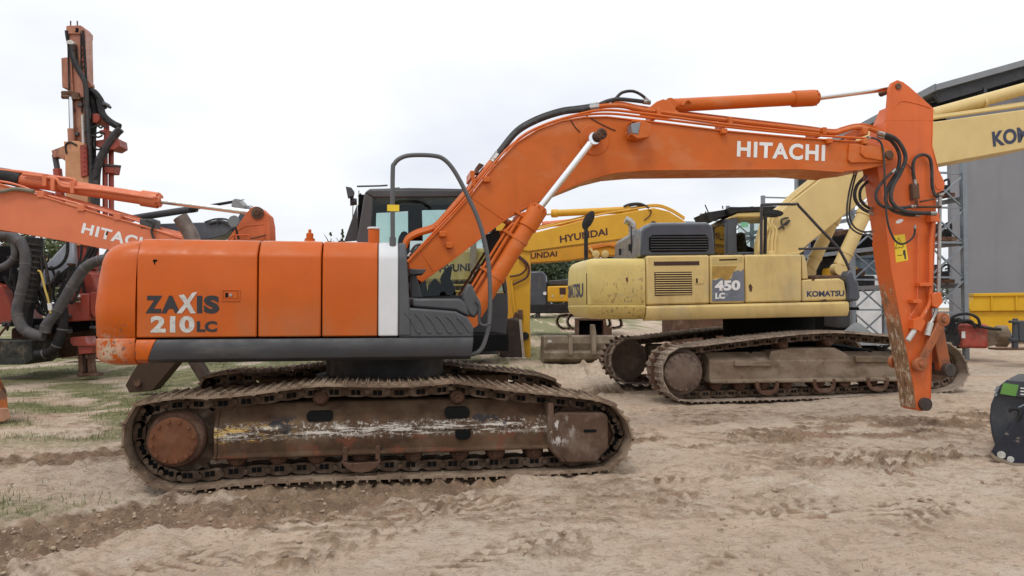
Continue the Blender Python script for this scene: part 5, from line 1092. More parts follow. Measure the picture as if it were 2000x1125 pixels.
# carrier of the rig
b = MB(); b.plate(T, [(112, 575), (173, 573), (174, 626), (114, 630)], -.6, .5); b.build('tank_box', m_red, RX, bevel=.02)
b = MB(); b.plate(T, [(175, 571), (190, 571), (192, 620), (182, 620), (176, 609)], -.55, .4); b.build('side_cover', m_red, RX, bevel=.015)
b = MB(); b.plate(T, [(144, 455), (172, 455), (172, 525), (147, 525)], -.1, .4); b.build('slew_column', m_red, RX, bevel=.02)
b = MB(); b.plate(T, [(150, 520), (180, 535), (190, 575), (150, 575)], -.2, .5); b.build('swing_gear_case', m_red, RX, bevel=.03)
b = MB(); c = T.at(154, 581, -.62); b.box((c.x - .07, -.606, c.z - .1), (c.x + .02, -.6, c.z + .06)); b.build('white_plate', m_letter_w, RX)
b = MB(); b.plate(T, [(130, 472), (143, 470), (145, 520), (120, 560), (82, 562), (70, 555), (76, 530)], -.25, .8); b.build('cab', M('pale_slate_cab_panel', (.30, .33, .37), .35, var=.2, coat=.2), RX, bevel=.03)
b = MB(); b.bar(T.at(146, 520, -.3), T.at(84, 570, -.3), .06, .14); b.build('cab_gasket', m_black, RX)
b = MB(); b.plate(T, [(-60, 540), (3, 558), (22, 595), (28, 632), (-60, 636)], -.5, .6); b.build('engine_cover', m_red, RX, bevel=.03)
b = MB(); b.plate(T, [(-40, 480), (30, 480), (42, 515), (40, 545), (10, 552), (-40, 545)], -.2, .8); b.build('hydraulic_block', m_dark, RX, bevel=.03)
b = MB(); b.plate(T, [(55, 622), (195, 626), (195, 640), (120, 650), (30, 650)], -.2, 1.0); b.build('chassis', m_dark, RX, bevel=.03)
b = MB(); b.plate(T, [(-70, 665), (62, 666), (64, 702), (50, 712), (-70, 714)], -.8, .2); b.build('track_frame', M('dark_green_grey_frame', (.04, .042, .036), .8, var=.4, vs=6, layers=[dict(col=(.16, .13, .09), scale=3, lo=.48, hi=.65, amt=.7), dict(col=(.015, .015, .013), scale=9, lo=.55, hi=.65)], bump=.01, bs=12), RX, bevel=.02)
pth = [(-70, 655), (20, 652), (60, 650), (84, 662), (92, 684), (82, 705), (50, 714), (-70, 716), (-90, 700), (-90, 668)]
pth = [(p.x, p.z) for p in (T.at(a, c_, -.2) for a, c_ in pth)]
b = MB(); b.plate(T, [(20, 640), (215, 640), (215, 662), (195, 690), (110, 700), (70, 690), (20, 700)], .5, 1.6); b.build('undercarriage', m_rust, RX, bevel=.06)
for pth in ([(100, 520), (108, 545), (104, 575), (112, 600)], [(128, 530), (122, 560), (126, 590)], [(160, 470), (158, 500), (150, 530)], [(176, 470), (165, 515), (150, 560)], [(50, 560), (64, 590), (80, 612), (110, 622)], [(15, 500), (22, 530), (16, 560)], [(95, 610), (120, 640), (140, 640)]): hose(T, RX, pth, -.5, .025, m_black, n=6)
rq = random.Random(8)
for k in range(26):
    x0_, y0_ = rq.uniform(-10, 190), rq.uniform(470, 560); x1_ = x0_ + rq.uniform(-50, 50); y1_ = y0_ + rq.uniform(30, 130); s_ = rq.uniform(10, 45); v_ = rq.uniform(-.9, .2)
    hose(T, RX, [(x0_, y0_), (x0_ + (x1_ - x0_) * .3 + rq.uniform(-15, 15), y0_ + (y1_ - y0_) * .4 + s_ * .4), (x0_ + (x1_ - x0_) * .7 + rq.uniform(-12, 12), y0_ + (y1_ - y0_) * .8 + s_), (x1_, y1_)], v_, rq.uniform(.014, .03), rq.choice([m_black, m_hose, m_hose, m_rust]), n=6)
for k in range(9):
    x0_, y0_ = rq.uniform(0, 180), rq.uniform(500, 650); c = T.at(x0_, y0_, -.65); w_ = rq.uniform(.04, .12); b = MB(); b.box((c.x - w_, -.65, c.z - w_ * .6), (c.x + w_, -.45, c.z + w_ * .6)); b.cyl((c.x, -.72, c.z), (c.x, -.6, c.z), w_ * .4, n=10); b.build('valve', rq.choice([m_black, m_rust, m_char, m_steel]), RX, bevel=.01)
TRK = make_track(RX, pth, .12, .55, .2, (m_kshoe, m_chain), .1)
b = MB(); b.plate(T, [(137, 659), (165, 657), (168, 668), (172, 672), (186, 671), (186, 662), (193, 664), (192, 676), (142, 676), (137, 670)], -.75, -.3); b.plate(T, [(151, 675), (182, 674), (180, 690), (154, 692)], -.7, -.35); b.mi = 1
b.plate(T, [(152, 690), (160, 691), (162, 728), (153, 733)], -.6, -.45); b.plate(T, [(170, 690), (178, 688), (183, 731), (172, 733)], -.6, -.45); b.plate(T, [(160, 700), (171, 700), (171, 730), (161, 730)], -.4, -.35); b.plate(T, [(150, 730), (186, 730), (188, 735), (150, 736)], -.65, -.3)
b.build('outrigger', [m_red, m_rust], RX, bevel=.01)
m_wrap = M('wrapped_hose_sleeve', (.08, .078, .082), .7, var=.25, vs=5, layers=[dict(col=(.16, .145, .13), scale=4, lo=.5, hi=.7, amt=.5)], bump=.006, bs=18)
m_tie = M('dull_tape', (.13, .125, .12), .6)
def bundle(pix, v, r, mat=m_wrap, name='hose_bundle'):
    o = hose(T, RX, pix, v, r, mat, name, 6, 12, False); pts = spline(T.pl(pix, v), 6)
    for i in range(5, len(pts) - 3, 8):
        t = (pts[i + 1] - pts[i]).normalized(); b = MB(); b.tube([pts[i] - t * .012, pts[i] + t * .012], r * 1.06, 12); b.build('cable_tie', m_tie, o)
bundle([(-30, 470), (10, 458), (34, 468), (50, 492), (48, 540), (40, 580), (34, 610), (44, 640), (66, 653), (86, 656)], -1.0, .11)
bundle([(88, 650), (92, 634), (110, 610), (130, 578), (150, 545), (168, 522), (190, 510), (215, 505)], -1.0, .11)
bundle([(-30, 462), (20, 468), (30, 500), (10, 520), (-20, 528)], -.95, .08)
hose(T, RX, [(70, 465), (68, 500), (62, 540), (58, 580), (50, 610), (48, 640)], -.85, .15, m_black, 'hose_bundle', fit=False); hose(T, RX, [(58, 465), (72, 490), (76, 510), (68, 545), (60, 580), (54, 620)], -.75, .10, m_hose, 'hose_bundle', fit=False)
b = MB()
for k in range(11):
    c = T.at(68 - k * 1.4, 480 + k * 11, -.86); b.lathe((c.x, -.86, c.z), (.12, 0, 1), [(0, 0), (0, .165), (.045, .165), (.045, 0)], 14)
b.build('ribbed_sleeve', m_hose, RX)
bundle([(70, 692), (90, 690), (108, 678), (118, 655), (123, 630), (122, 600)], -.9, .10, m_black)
for pth in ([(76, 510), (86, 522), (102, 525), (118, 518), (128, 505), (132, 490), (132, 472)], [(185, 480), (172, 505), (150, 530), (128, 560), (112, 580)], [(178, 482), (160, 515), (138, 540), (115, 570)], [(190, 485), (178, 510), (155, 540)], [(8, 540), (20, 560), (28, 566)], [(24, 535), (30, 560), (34, 590)], [(70, 560), (85, 590), (90, 610)], [(64, 575), (78, 600), (86, 615)]): hose(T, RX, pth, -.7, .035, m_black, n=8)
for k in range(7): b = MB(); b.tube(T.pl([(66 + 4 * k, 568 + 2 * k), (76 + 4 * k, 606)], -.3), .012, 5); b.build('control_rod', m_steel if k % 2 else m_black, RX)
b = MB(); b.tube(T.pl([(74, 529), (80, 533), (88, 565), (94, 585), (99, 612)], -1.1), .02, 8, smooth=3); b.mi = 1; b.plate(T, [(92, 592), (100, 592), (101, 606), (94, 606)], -1.12, -1.08); b.build('yellow_lever', [M('yellow_rod_paint', (.62, .45, .10), .5), m_letter_w], RX)
b = MB(); b.plate(T, [(77, 506), (94, 505), (90, 512), (78, 512)], .2, .5); b.build('yellow_lamp', bpy.data.materials['yellow_rod_paint'], RX, bevel=.01)

# crate-like steel block behind the outrigger and a bucket edge on the left
A = place(134, 19.5, 0)
ax = A.empty('counterweight_block', 'dull grey steel block lying in the grass behind the drill rig outrigger', 'steel block'); 
b = MB(); b.plate(A, [(118, 664), (150, 662), (152, 700), (117, 701)], 0, .6); b.build('block', m_kframe, ax, bevel=.03); b = MB(); b.plate(A, [(150, 690), (200, 690), (198, 702), (150, 702)], .1, .5); b.build('base_plate', m_rust, ax, bevel=.02)
A = place(-10, 9.9, 40)
ax = A.empty('excavator_bucket', 'orange bucket corner jutting in at the left edge on the gravel', 'bucket')
b = MB(); b.plate(A, [(-160, 690), (-60, 700), (-2, 735), (13, 764), (16, 800), (-20, 810), (-160, 800)], 0, .05); b.plate(A, [(-160, 690), (-60, 700), (-2, 735), (13, 764), (12, 775), (-10, 745), (-62, 712), (-160, 702)], .0, .9); b.build('side_plate', M('worn_orange_bucket', (.46, .14, .03), .6, var=.25, vs=6, layers=[chip(lo=.6, scale=7), dict(col=(.15, .08, .05), scale=3, lo=.5, hi=.6)]), ax, bevel=.01)
b = MB(); b.plate(A, [(-160, 800), (16, 797), (22, 816), (8, 824), (-160, 830)], -.05, .95); b.build('cutting_edge', M('pale_rusty_edge', (.45, .24, .15), .7, var=.2, vs=6), ax, bevel=.01)

# ------------------------------------------------------------------ yellow excavators in the middle distance
m_hy = paint('ochre_yellow_paint', (.62, .33, .025), dust=.18, chips=[chip(lo=.72, scale=8)])
m_maroon = M('dark_maroon_lettering', (.055, .012, .01), .5)
Y1 = place(1100, 21, -4)
yx = Y1.empty('excavator', 'ochre-yellow excavator with its arm hanging straight down to a brown bucket', 'excavator')
b = MB(); b.plate(Y1, [(1008, 462), (1041, 455), (1111, 437), (1171, 422), (1223, 415), (1277, 406), (1307, 413), (1335, 430), (1350, 445), (1420, 530), (1400, 545), (1340, 490), (1290, 460), (1250, 462), (1193, 469.5), (1111, 480), (1032, 491), (1005, 486)], 0, .6); YB = b.build('boom', m_hy, yx, bevel=.02)
text(Y1, 'HYUNDAI', ((1094, 474.5), (1187, 459), (1186, 445), (1093, 460.5)), -.005, m_maroon, YB, .03)
for dv, dy in ((.1, 0), (.35, -3)): hose(Y1, YB, [(1020, 455 + dy), (1100, 436 + dy), (1171, 419 + dy), (1223, 411 + dy), (1277, 403 + dy), (1307, 410 + dy), (1337, 428 + dy)], dv, .03, m_hy, 'oil_pipe', fit=False, n=6)
hose(Y1, YB, [(1218, 404), (1230, 399), (1250, 398), (1268, 406)], .1, .035); hose(Y1, YB, [(1222, 405), (1240, 400), (1255, 402), (1264, 405)], .3, .03); hose(Y1, YB, [(1258, 430), (1268, 422), (1272, 412), (1266, 410)], -.03, .015, m_maroon, fit=False)
b = MB(); b.plate(Y1, [(1216, 412), (1222, 406), (1245, 408), (1252, 414), (1216, 420)], .1, .45); b.build('cylinder_bracket', m_hy, YB, bevel=.02)
b = MB(); c = Y1.at(1276, 438, 0); b.lathe((c.x, -.04, c.z), (0, 1, 0), [(0, 0), (0, .09), (.06, .09), (.06, 0)], 14); b.build('boom_pin', m_rust, YB)
base, head, tip = Y1.at(1222, 410, .3), Y1.at(1078, 417, .3), Y1.at(1000, 421, .3)
cyl_pair(Y1, yx, base, head, tip, .3, .10, .12, .05, m_hy, 'arm_cylinder', hx=.12)
b = MB(); b.plate(Y1, [(962, 430), (980, 424), (1000, 430), (1014, 442), (1036, 482), (1035, 560), (1034, 640), (1036, 700), (1026, 706), (1018, 700), (1014, 640), (1000, 560), (985, 520), (970, 470)], .08, .5); YA = b.build('arm', m_hy, yx, bevel=.02)
b = MB(); c = Y1.at(993, 434, .05); b.lathe((c.x, .02, c.z), (0, 1, 0), [(0, 0), (0, .08), (.06, .08), (.06, 0)], 14); c = Y1.at(1026, 656, .05); b.build('arm_pin', m_rust, YA)
b = MB(); b.lathe((c.x, .0, c.z), (0, 1, 0), [(0, 0), (0, .11), (.1, .11), (.1, 0)], 16); b.build('bucket_pin', m_black, YA)
for pth in ([(1012, 503), (1024, 512), (1028, 524), (1016, 536), (996, 540)], [(1014, 500), (1032, 518), (1030, 540), (1010, 552), (1002, 555)]): hose(Y1, YA, pth, .0, .028, m_maroon)
b = MB(); b.tube(Y1.pl([(998, 548), (1002, 590), (1006, 620)], .02), .05, 10); b.build('bucket_cylinder', m_hy, YA)
b = MB(); b.prism(Y1.pl([(982, 452), (990, 451), (990, 468), (983, 468)], .07), (0, .01, 0)); b.build('type_plate', m_letter_w, YA)
b = MB(); b.bar(Y1.at(1003, 625, .0), Y1.at(1010, 610, .0), .1, .1); b.bar(Y1.at(1016, 605, .02), Y1.at(1016, 625, .02), .08, .14); b.build('bucket_link', m_rust, yx, bevel=.02)
b = MB(); nb = [(977, 632), (982, 624), (1005, 620), (1016, 624), (1022, 690), (1020, 700), (976, 700), (972, 690)]
b.plate(Y1, nb, -.35, .9); YBK = b.build('bucket', M('dark_brown_bucket', (.055, .035, .027), .7, var=.3, vs=4), yx, bevel=.06)
b = MB()
for pa, pc in (((973, 700), (978, 625)), ((1023, 700), (1016, 624)), ((972, 701), (1026, 700))): b.bar(Y1.at(*pa, -.37), Y1.at(*pc, -.37), .05, .07)
b.build('cutting_edge', M('bright_worn_edge', (.40, .34, .28), .6, var=.2), YBK)
for k in range(4): c = Y1.at(975 + 16 * k, 702, -.4); b = MB(); b.prism([(c.x - .07, -.45, c.z - .06), (c.x + .07, -.45, c.z - .06), (c.x + .07, -.45, c.z + .06), (c.x - .07, -.45, c.z + .06)], (0, .2, 0)); b.build('tooth', bpy.data.materials['bright_worn_edge'], YBK, bevel=.02)
q = Y1.at(1420, 560, .3)
b = MB(); b.box((q.x - 1.6, -.3, 1.6), (q.x + .9, 2.2, 2.7)); b.build('body_shell', m_hy, yx, bevel=.1)
b = MB(); b.box((q.x - 1.6, -.3, .5), (q.x + .9, 2.2, 1.4)); b.build('undercarriage', m_rust, yx, bevel=.15)

Y2 = place(1090, 24, -4)
yx = Y2.empty('excavator', 'yellow excavator boom seen just beneath the higher yellow boom with dark lettering', 'excavator')
b = MB(); b.plate(Y2, [(1000, 492), (1060, 480), (1193, 462), (1260, 455), (1330, 470), (1400, 540), (1380, 560), (1300, 500), (1193, 499), (1150, 503), (1111, 508.5), (1031, 514), (1000, 516)], 0, .6); YB = b.build('boom', paint('amber_yellow_paint', (.60, .29, .03)), yx, bevel=.02)
text(Y2, 'HYUNDAI', ((1014, 508), (1088, 501), (1088, 490), (1014, 496)), -.005, m_maroon, YB, .03)
b = MB(); b.plate(Y2, [(1145, 482), (1170, 476), (1200, 476), (1215, 486), (1190, 481), (1160, 486), (1148, 492)], -.06, 0); b.build('boom_shade_plate', M('shadow_orange_paint', (.55, .17, .02), .5), YB, bevel=.02)  # shade under the higher boom, put into this plate's orange colour
for px in (1164, 1182): b = MB(); c = Y2.at(px, 496, -.1); b.lathe((c.x, -.12, c.z), (0, 1, 0), [(0, 0), (0, .06), (.02, .12), (.1, .12), (.1, 0)], 16); b.build('boom_pin', M('pale_yellow_cap', (.62, .47, .2), .5), YB)
b = MB(); b.bar(Y2.at(1152, 484, -.08), Y2.at(1167, 504, -.08), .05, .08); b.build('boom_cylinder', bpy.data.materials['pale_yellow_cap'], yx)
q = Y2.at(1420, 560, .3); b = MB(); b.box((q.x - 1.4, -.2, .6), (q.x + .9, 1.8, 2.6)); b.build('body_shell', bpy.data.materials['amber_yellow_paint'], yx, bevel=.1)
b = MB(); b.plate(Y2, [(960, 470), (985, 480), (1010, 500), (1006, 690), (990, 700), (975, 620)], .1, .5); b.build('arm', bpy.data.materials['amber_yellow_paint'], yx, bevel=.02)

Y3 = place(900, 18.5, 0)
yx = Y3.empty('excavator', 'pale yellow excavator rear end seen through the cab windows', 'excavator')
m_pale = paint('pale_yellow_paint', (.55, .40, .14), dust=.3)
b = MB(); b.plate(Y3, [(815, 500), (835, 486), (958, 484), (972, 500), (972, 550), (815, 552)], 0, 2.4); cw = b.build('counterweight', m_pale, yx, bevel=.1)
text(Y3, 'HYUNDAI', ((858, 532), (945, 528), (945, 513), (858, 517)), -.006, m_letter_k, cw, .03)
b = MB(); b.plate(Y3, [(815, 552), (972, 550), (972, 600), (815, 602)], .1, 2.2); fr_ = b.build('body_shell', m_pale, yx, bevel=.04)
for k in range(5): b = MB(); b.bar(Y3.at(870, 545 + 6 * k, .04), Y3.at(920, 544 + 6 * k, .04), .1, .035); b.build('hand_rail', m_letter_k if k % 2 else m_pale, fr_)
b = MB(); b.plate(Y3, [(918, 470), (930, 470), (930, 602), (918, 602)], -.15, 0); b.build('post', M('weathered_post', (.33, .24, .17), .8), yx)
b = MB(); b.plate(Y3, [(800, 605), (985, 605), (985, 690), (800, 690)], .2, 2.0); b.build('undercarriage', m_rust, yx, bevel=.15)

Y4 = place(1100, 26, -3)
yx = Y4.empty('excavator', 'orange excavator of which only the arm cylinder shows between two yellow booms', 'excavator')
base, head, tip = Y4.at(1150, 430, .2), Y4.at(1060, 439, .2), Y4.at(1000, 444, .2)
cyl_pair(Y4, yx, base, head, tip, .2, .11, .12, .05, m_or_far, 'arm_cylinder', hx=.15)
b = MB(); b.plate(Y4, [(1097, 430), (1140, 428), (1150, 434), (1097, 436)], 0, .2); b.plate(Y4, [(1000, 480), (1060, 470), (1180, 440), (1260, 440), (1380, 540), (1360, 560), (1250, 480), (1180, 476), (1000, 500)], .0, .5); b.build('boom', m_or_far, yx, bevel=.02)
q = Y4.at(1410, 570, .3); b = MB(); b.box((q.x - 1.4, -.2, .6), (q.x + .9, 1.8, 2.5)); b.build('body_shell', m_or_far, yx, bevel=.1)

# small machine with a dark cab
Q = place(1075, 30, -5)
qx = Q.empty('excavator', 'small yellow excavator with a black cab standing far behind the tan counterweight', 'excavator')
gq = gz(Q.o.x, Q.o.y)
b = MB(); b.plate(Q, [(1022, 600), (1024, 540), (1030, 530), (1060, 530), (1066, 538), (1068, 594), (1060, 600)], 0, 1.3); CQ = b.build('cab', m_navy, qx, bevel=.05)
b = MB(); b.prism(Q.pl([(1049, 540), (1054, 537), (1058, 540), (1059, 560), (1056, 566), (1049, 566)], -.01), (0, .02, 0)); b.prism(Q.pl([(1026, 542), (1040, 540), (1040, 566), (1026, 568)], -.01), (0, .02, 0)); b.build('window', M('dim_window', (.08, .09, .10), .15, rvar=.03), CQ)
b = MB(); c = Q.at(1064, 573, -.1); b.lathe((c.x, -.1, c.z), (0, 1, 0), [(0, 0), (0, .07), (.1, .07), (.1, 0)], 14); b.build('head_lamp', m_letter_w, CQ)
b = MB(); b.plate(Q, [(1069, 559), (1200, 556), (1210, 590), (1069, 590)], 0, 2.2); bq_ = b.build('engine_housing', m_hy, qx, bevel=.05)
b = MB(); b.plate(Q, [(1092.5, 562), (1105, 562), (1105, 575), (1093, 575)], -.01, .02); b.build('grille', bpy.data.materials['dark_maroon_gap'], bq_)
for px in (1078, 1096): b = MB(); b.plate(Q, [(px, 576), (px + 3, 576), (px + 3, 580), (px, 580)], -.02, .02); b.build('latch', m_letter_s, bq_)
b = MB(); b.plate(Q, [(1070, 548), (1110, 545), (1190, 545), (1190, 557), (1070, 557)], .3, 1.8); b.build('deck_parts', m_char, qx, bevel=.04)
b = MB(); b.plate(Q, [(1022, 594), (1210, 591), (1200, 606), (1100, 612), (1022, 612)], -.02, 2.2); b.build('chassis', m_black, qx, bevel=.04)
for x0_, v in ((1086, -.3), (1107, .0)):
    pth = [(x0_, 634), (x0_ - 1, 624), (x0_ + 5, 615), (x0_ + 20, 612), (x0_ + 90, 612), (x0_ + 104, 618), (x0_ + 108, 630), (x0_ + 100, 642), (x0_ + 20, 645), (x0_ + 8, 643)]
    pth = [(p.x, p.z) for p in (Q.at(a, c_, v * 3) for a, c_ in pth)]
    make_track(qx, pth, v * 3 + (.25 if v else -.1), .45, .17, (m_kshoe, m_chain), .08)

# grading buckets on the ground
m_tanb2 = M('clay_coated_bucket_steel', (.165, .125, .085), .8, var=.2, vs=3, layers=[dict(col=(.25, .20, .145), scale=3, lo=.42, hi=.65, amt=.8), dict(col=(.08, .05, .03), scale=6, lo=.62, hi=.7, amt=.7)], bump=.003, bs=30)
U = place(1120, 19.6, 4)
ux = U.empty('grading_bucket', 'wide clay-brown grading bucket lying before the tan excavator tracks', 'bucket')
b = MB(); pr = [(0, 712), (-.25, 700), (-.28, 688), (-.10, 684), (-.16, 670), (-.1, 657), (.1, 655), (.6, 660), (.7, 700), (.5, 712)]
L0 = [V((U.at(1063, y, 0).x, v, U.at(1100, y, 0).z)) for v, y in pr]; L1 = [V((U.at(1200, y, 0).x, v, U.at(1100, y, 0).z)) for v, y in pr]
b.loft([L0, L1]); GB = b.build('shell', m_tanb2, ux, bevel=.012)
b = MB(); b.prism([p + V((-.03, 0, .0)) for p in L0], (.06, -.02, 0)); b.build('side_cheek', m_tanb2, ux, bevel=.01)
for x0_, x1_, ya in ((1111, 1119, 651), (1156, 1165, 634)):
    b = MB(); b.loft([[U.at(x0_, ya, -.26), U.at(x1_ - 3, ya, -.26), U.at(x1_, ya + 18, -.34), U.at(x1_, 692, -.34), U.at(x0_, 694, -.34), U.at(x0_, ya + 16, -.3)], [p + V((0, .3, 0)) for p in [U.at(x0_, ya, -.26), U.at(x1_ - 3, ya, -.26), U.at(x1_, ya + 18, -.34), U.at(x1_, 692, -.34), U.at(x0_, 694, -.34), U.at(x0_, ya + 16, -.3)]]]); b.build('bracket_lug', m_tanb2, ux, bevel=.01)
b = MB(); b.prism(U.pl([(1070, 664), (1077, 664), (1077, 669), (1070, 669)], -.165), (0, .01, 0)); b.build('plate_mark', m_letter_s, ux)
U2 = place(1160, 21.2, 0)
ux = U2.empty('excavator_bucket', 'dark open brown bucket resting behind the wide clay-brown one', 'bucket')
b = MB(); b.plate(U2, [(1127, 624), (1131, 624), (1131, 700), (1127, 700)], 0, .8); b.plate(U2, [(1178, 622), (1183, 622), (1196, 700), (1180, 700)], 0, .8); b.plate(U2, [(1127, 622), (1183, 621), (1183, 626), (1127, 626)], 0, .8); b.plate(U2, [(1127, 640), (1195, 640), (1195, 710), (1127, 710)], .7, .8); b.plate(U2, [(1127, 655), (1190, 655), (1190, 712), (1127, 712)], -.1, .7); b.build('shell', m_rust, ux, bevel=.01)
b = MB(); b.plate(U2, [(1131, 626), (1178, 626), (1178, 655), (1131, 655)], .5, .69); b.build('opening_shade', m_dark, ux)  # near-black sheet: the opening's shade is put into its colour
# ------------------------------------------------------------------ hall, rack, skip and scrap on the right
m_wall = M('grey_cladding', (.205, .208, .224), .6, var=.06, vs=.4, layers=[dict(col=(.15, .15, .155), scale=.6, stretch=(3, 1, .4), lo=.45, hi=.75, amt=.5)])
m_fascia = M('light_grey_fascia', (.20, .215, .23), .5, var=.06)
m_steelb = M('dark_blue_grey_steel', (.045, .05, .06), .5, var=.1)
m_galv = M('galvanised_steel', (.20, .225, .25), .4, .35, var=.12, vs=6)
BY = 27.5; B = place(1886, BY, 0); bx = B.empty('hall', 'grey clad hall with a wide pitched canopy roof at the right edge', 'building')
g0 = gz(B.o.x, BY) - .4
ev = B.at(1829, 174, 0); rk = B.at(2000, 126, 0); slp = (rk.z - ev.z) / (rk.x - ev.x); UP = (rk.x - ev.x)
X1 = 12.0
def roofz(u): return ev.z + slp * (u - ev.x)
b = MB(); b.prism([(0, .8, g0), (X1, .8, g0), (X1, .8, roofz(X1) - .7), (0, .8, roofz(0) - .7)], (0, .25, 0)); HW = b.build('wall', m_wall, bx)
b = MB(); b.prism([(ev.x, 0, ev.z), (X1, 0, roofz(X1)), (X1, 0, roofz(X1) + .14), (ev.x, 0, ev.z + .14)], (0, 13.6, 0)); RF = b.build('roof', m_steelb, bx)
b = MB(); b.prism([(ev.x - .03, -.06, ev.z - .06), (X1, -.06, roofz(X1) - .06), (X1, -.06, roofz(X1) + .17), (ev.x - .03, -.06, ev.z + .17)], (0, .06, 0)); b.box((ev.x - .06, 0, ev.z - .06), (ev.x, 13.6, ev.z + .2)); b.build('fascia', m_fascia, RF)
for v in (.35, 3.5, 7, 10.5, 13.2):
    b = MB(); b.prism([(ev.x + .35, v, ev.z - .38), (X1, v, roofz(X1) - .45), (X1, v, roofz(X1) - .02), (ev.x + .1, v, ev.z - .02)], (0, .18, 0)); b.build('rafter', m_steelb, RF)
for u in (1.0, 3.2): b = MB(); b.box((u, .3, roofz(u) - .75), (u + .12, 13, roofz(u) - .4)); b.build('purlin', m_steelb, RF)
b = MB(); b.box((-1.35, .5, roofz(-1.3) - 1.0), (-1.2, .62, roofz(-1.3) - .1)); b.build('hanger', m_fascia, RF)
pp = Fr(0, 40.2, 0).at(1568, 400, 0); 
b = MB(); b.box((pp.x - B.o.x - .28, 12.6, g0), (pp.x - B.o.x + .28, 12.9, ev.z)); b.mi = 1; b.box((pp.x - B.o.x - .36, 12.55, g0), (pp.x - B.o.x - .28, 12.95, ev.z)); b.build('post', [m_steelb, m_fascia], bx)

# pallet rack running back along the yard
p0 = V((8.36 + .0, 35, 0)); RK = Fr(11.7, 19.1, R(90 + 10))      # u runs backwards along the rack
rx = RK.empty('pallet_rack', 'tall galvanised pallet rack standing in front of the grey hall', 'rack')
HT = 5.65
def upright(u, ht=HT, w=1.05):
    b = MB(); z0 = gz((RK.o + RK.u * u).x, (RK.o + RK.u * u).y) - .1
    for v in (0, w): b.box((u - .06, v - .06, z0), (u + .06, v + .06, ht))
    z = z0 + .4; k = 0
    while z < ht - .15:
        b.bar((u, 0, z), (u, w, z), .05, .05)
        if z + .9 < ht:
            b.bar((u + .01, 0, z), (u + .01, w, z + .85), .04, .04); b.bar((u - .02, w, z), (u - .02, 0, z + .85), .04, .04)
        z += .9
    b.bar((u, 0, ht - .06), (u, w, ht - .06), .05, .05); b.build('upright_frame', m_galv, rx)
US = [0, 3.1, 8.3, 11.1, 13.6, 16.2]
for u in US: upright(u)
for i in range(len(US) - 1):
    for z in (2.05, 3.15, 4.3):
        for v in (0, 1.05): b = MB(); b.box((US[i] + .05, v - .03, z), (US[i + 1] - .05, v + .03, z + .12)); b.build('beam', m_galv, rx)
def rk_item(name, lab, cat, u, v, z, make, group=None):
    f = Fr(*(RK.o + RK.u * u + RK.v * v).to_tuple()[:2], RK.a); f.o.z = z; o = f.empty(name, lab, cat, group); make(o); return o
def m1(o):
    b = MB(); b.box((-.5, -.3, 0), (.5, .3, .1)); b.build('pallet', m_rust, o); b = MB(); b.box((-.4, -.25, .1), (.35, .25, .32)); b.cyl((-.3, 0, .3), (.2, 0, .42), .12, n=12); b.build('machine_part', m_black, o, bevel=.03)
    for k in range(2): b = MB(); b.tube([(-.3 + .4 * k, -.3, .3), (-.2 + .4 * k, -.36, .5), (0 + .4 * k, -.32, .42), (.1 + .3 * k, -.3, .2)], .03, 8, smooth=4); b.build('hose', m_black, o)
rk_item('machine_part', 'black machine part on the middle shelf of the rack beside the orange arm', 'machine part', .5, .5, 3.27, m1)
rk_item('machine_part', 'black coiled machine part on the lower shelf of the rack beside the orange arm', 'machine part', .6, .5, 2.17, m1)
rk_item('machine_part', 'dark stored part on the top shelf of the rack beside the orange arm', 'machine part', .55, .5, 4.42, m1)
rk_item('machine_part', 'dark stored load on the rack shelf behind the yellow boom cylinders', 'machine part', 4.5, .4, 3.27, lambda o: (MB().box((-1.0, -.4, 0), (1.2, .4, .5)).build('crate', m_dark, o, bevel=.05), MB().box((-.6, -.3, .5), (.5, .3, .7)).build('casing', m_rust, o, bevel=.05)))
rk_item('machine_part', 'dark tangled load on the lower rack shelf behind the yellow mirror', 'machine part', 4.4, .4, 2.17, lambda o: (MB().box((-.9, -.4, 0), (1.0, .4, .35)).build('crate', m_black, o, bevel=.05), MB().cyl((-.5, -.2, .45), (.6, -.2, .4), .14, n=12).build('roller', m_rust, o)))
# containers behind the rack
def container(px, Y, w, h, mat, name, lab, yaw=0):
    f = place(px, Y, yaw); o = f.empty(name, lab, 'container'); z0 = gz(f.o.x, Y) - .1
    pts = []; n = int(w / .14)
    for k in range(n + 1): u = k * w / n; d = .0 if k % 4 < 2 else .045; pts.append((u, d))
    ring = pts + [(w, 2.4), (0, 2.4)]
    b = MB(); b.loft([[(a, c, z0 + .12) for a, c in ring], [(a, c, z0 + h - .1) for a, c in ring]]); b.build('corrugated_wall', mat, o, ang=20)
    b = MB(); b.box((-.05, -.05, z0), (w + .05, .12, z0 + .14)); b.box((-.05, -.05, z0 + h - .12), (w + .05, 2.45, z0 + h)); b.box((-.05, -.05, z0 + .14), (.07, .07, z0 + h - .12)); b.box((w - .07, -.05, z0 + .14), (w + .05, .07, z0 + h - .12)); b.build('frame', mat, o)
container(1676, 29.5, 1.5, 2.45, M('white_container_paint', (.62, .63, .64), .5), 'container', 'white corrugated container standing behind the pallet rack')
container(1640, 33, 3.4, 3.4, M('slate_container_paint', (.10, .135, .16), .5), 'container', 'slate-blue container behind the white one')
f = place(1618, 24.5, 8); o = f.empty('excavator', 'dark blue machine cab half hidden between the yellow boom cylinders', 'excavator')
b = MB(); b.plate(f, [(1585, 500), (1600, 468), (1625, 447), (1650, 446), (1650, 500)], 0, 1.2); b.build('cab', M('deep_blue_paint', (.012, .02, .055), .35), o, bevel=.06); b = MB(); b.plate(f, [(1575, 500), (1665, 500), (1668, 560), (1575, 560)], -.1, 1.6); b.build('body', m_black, o, bevel=.06)
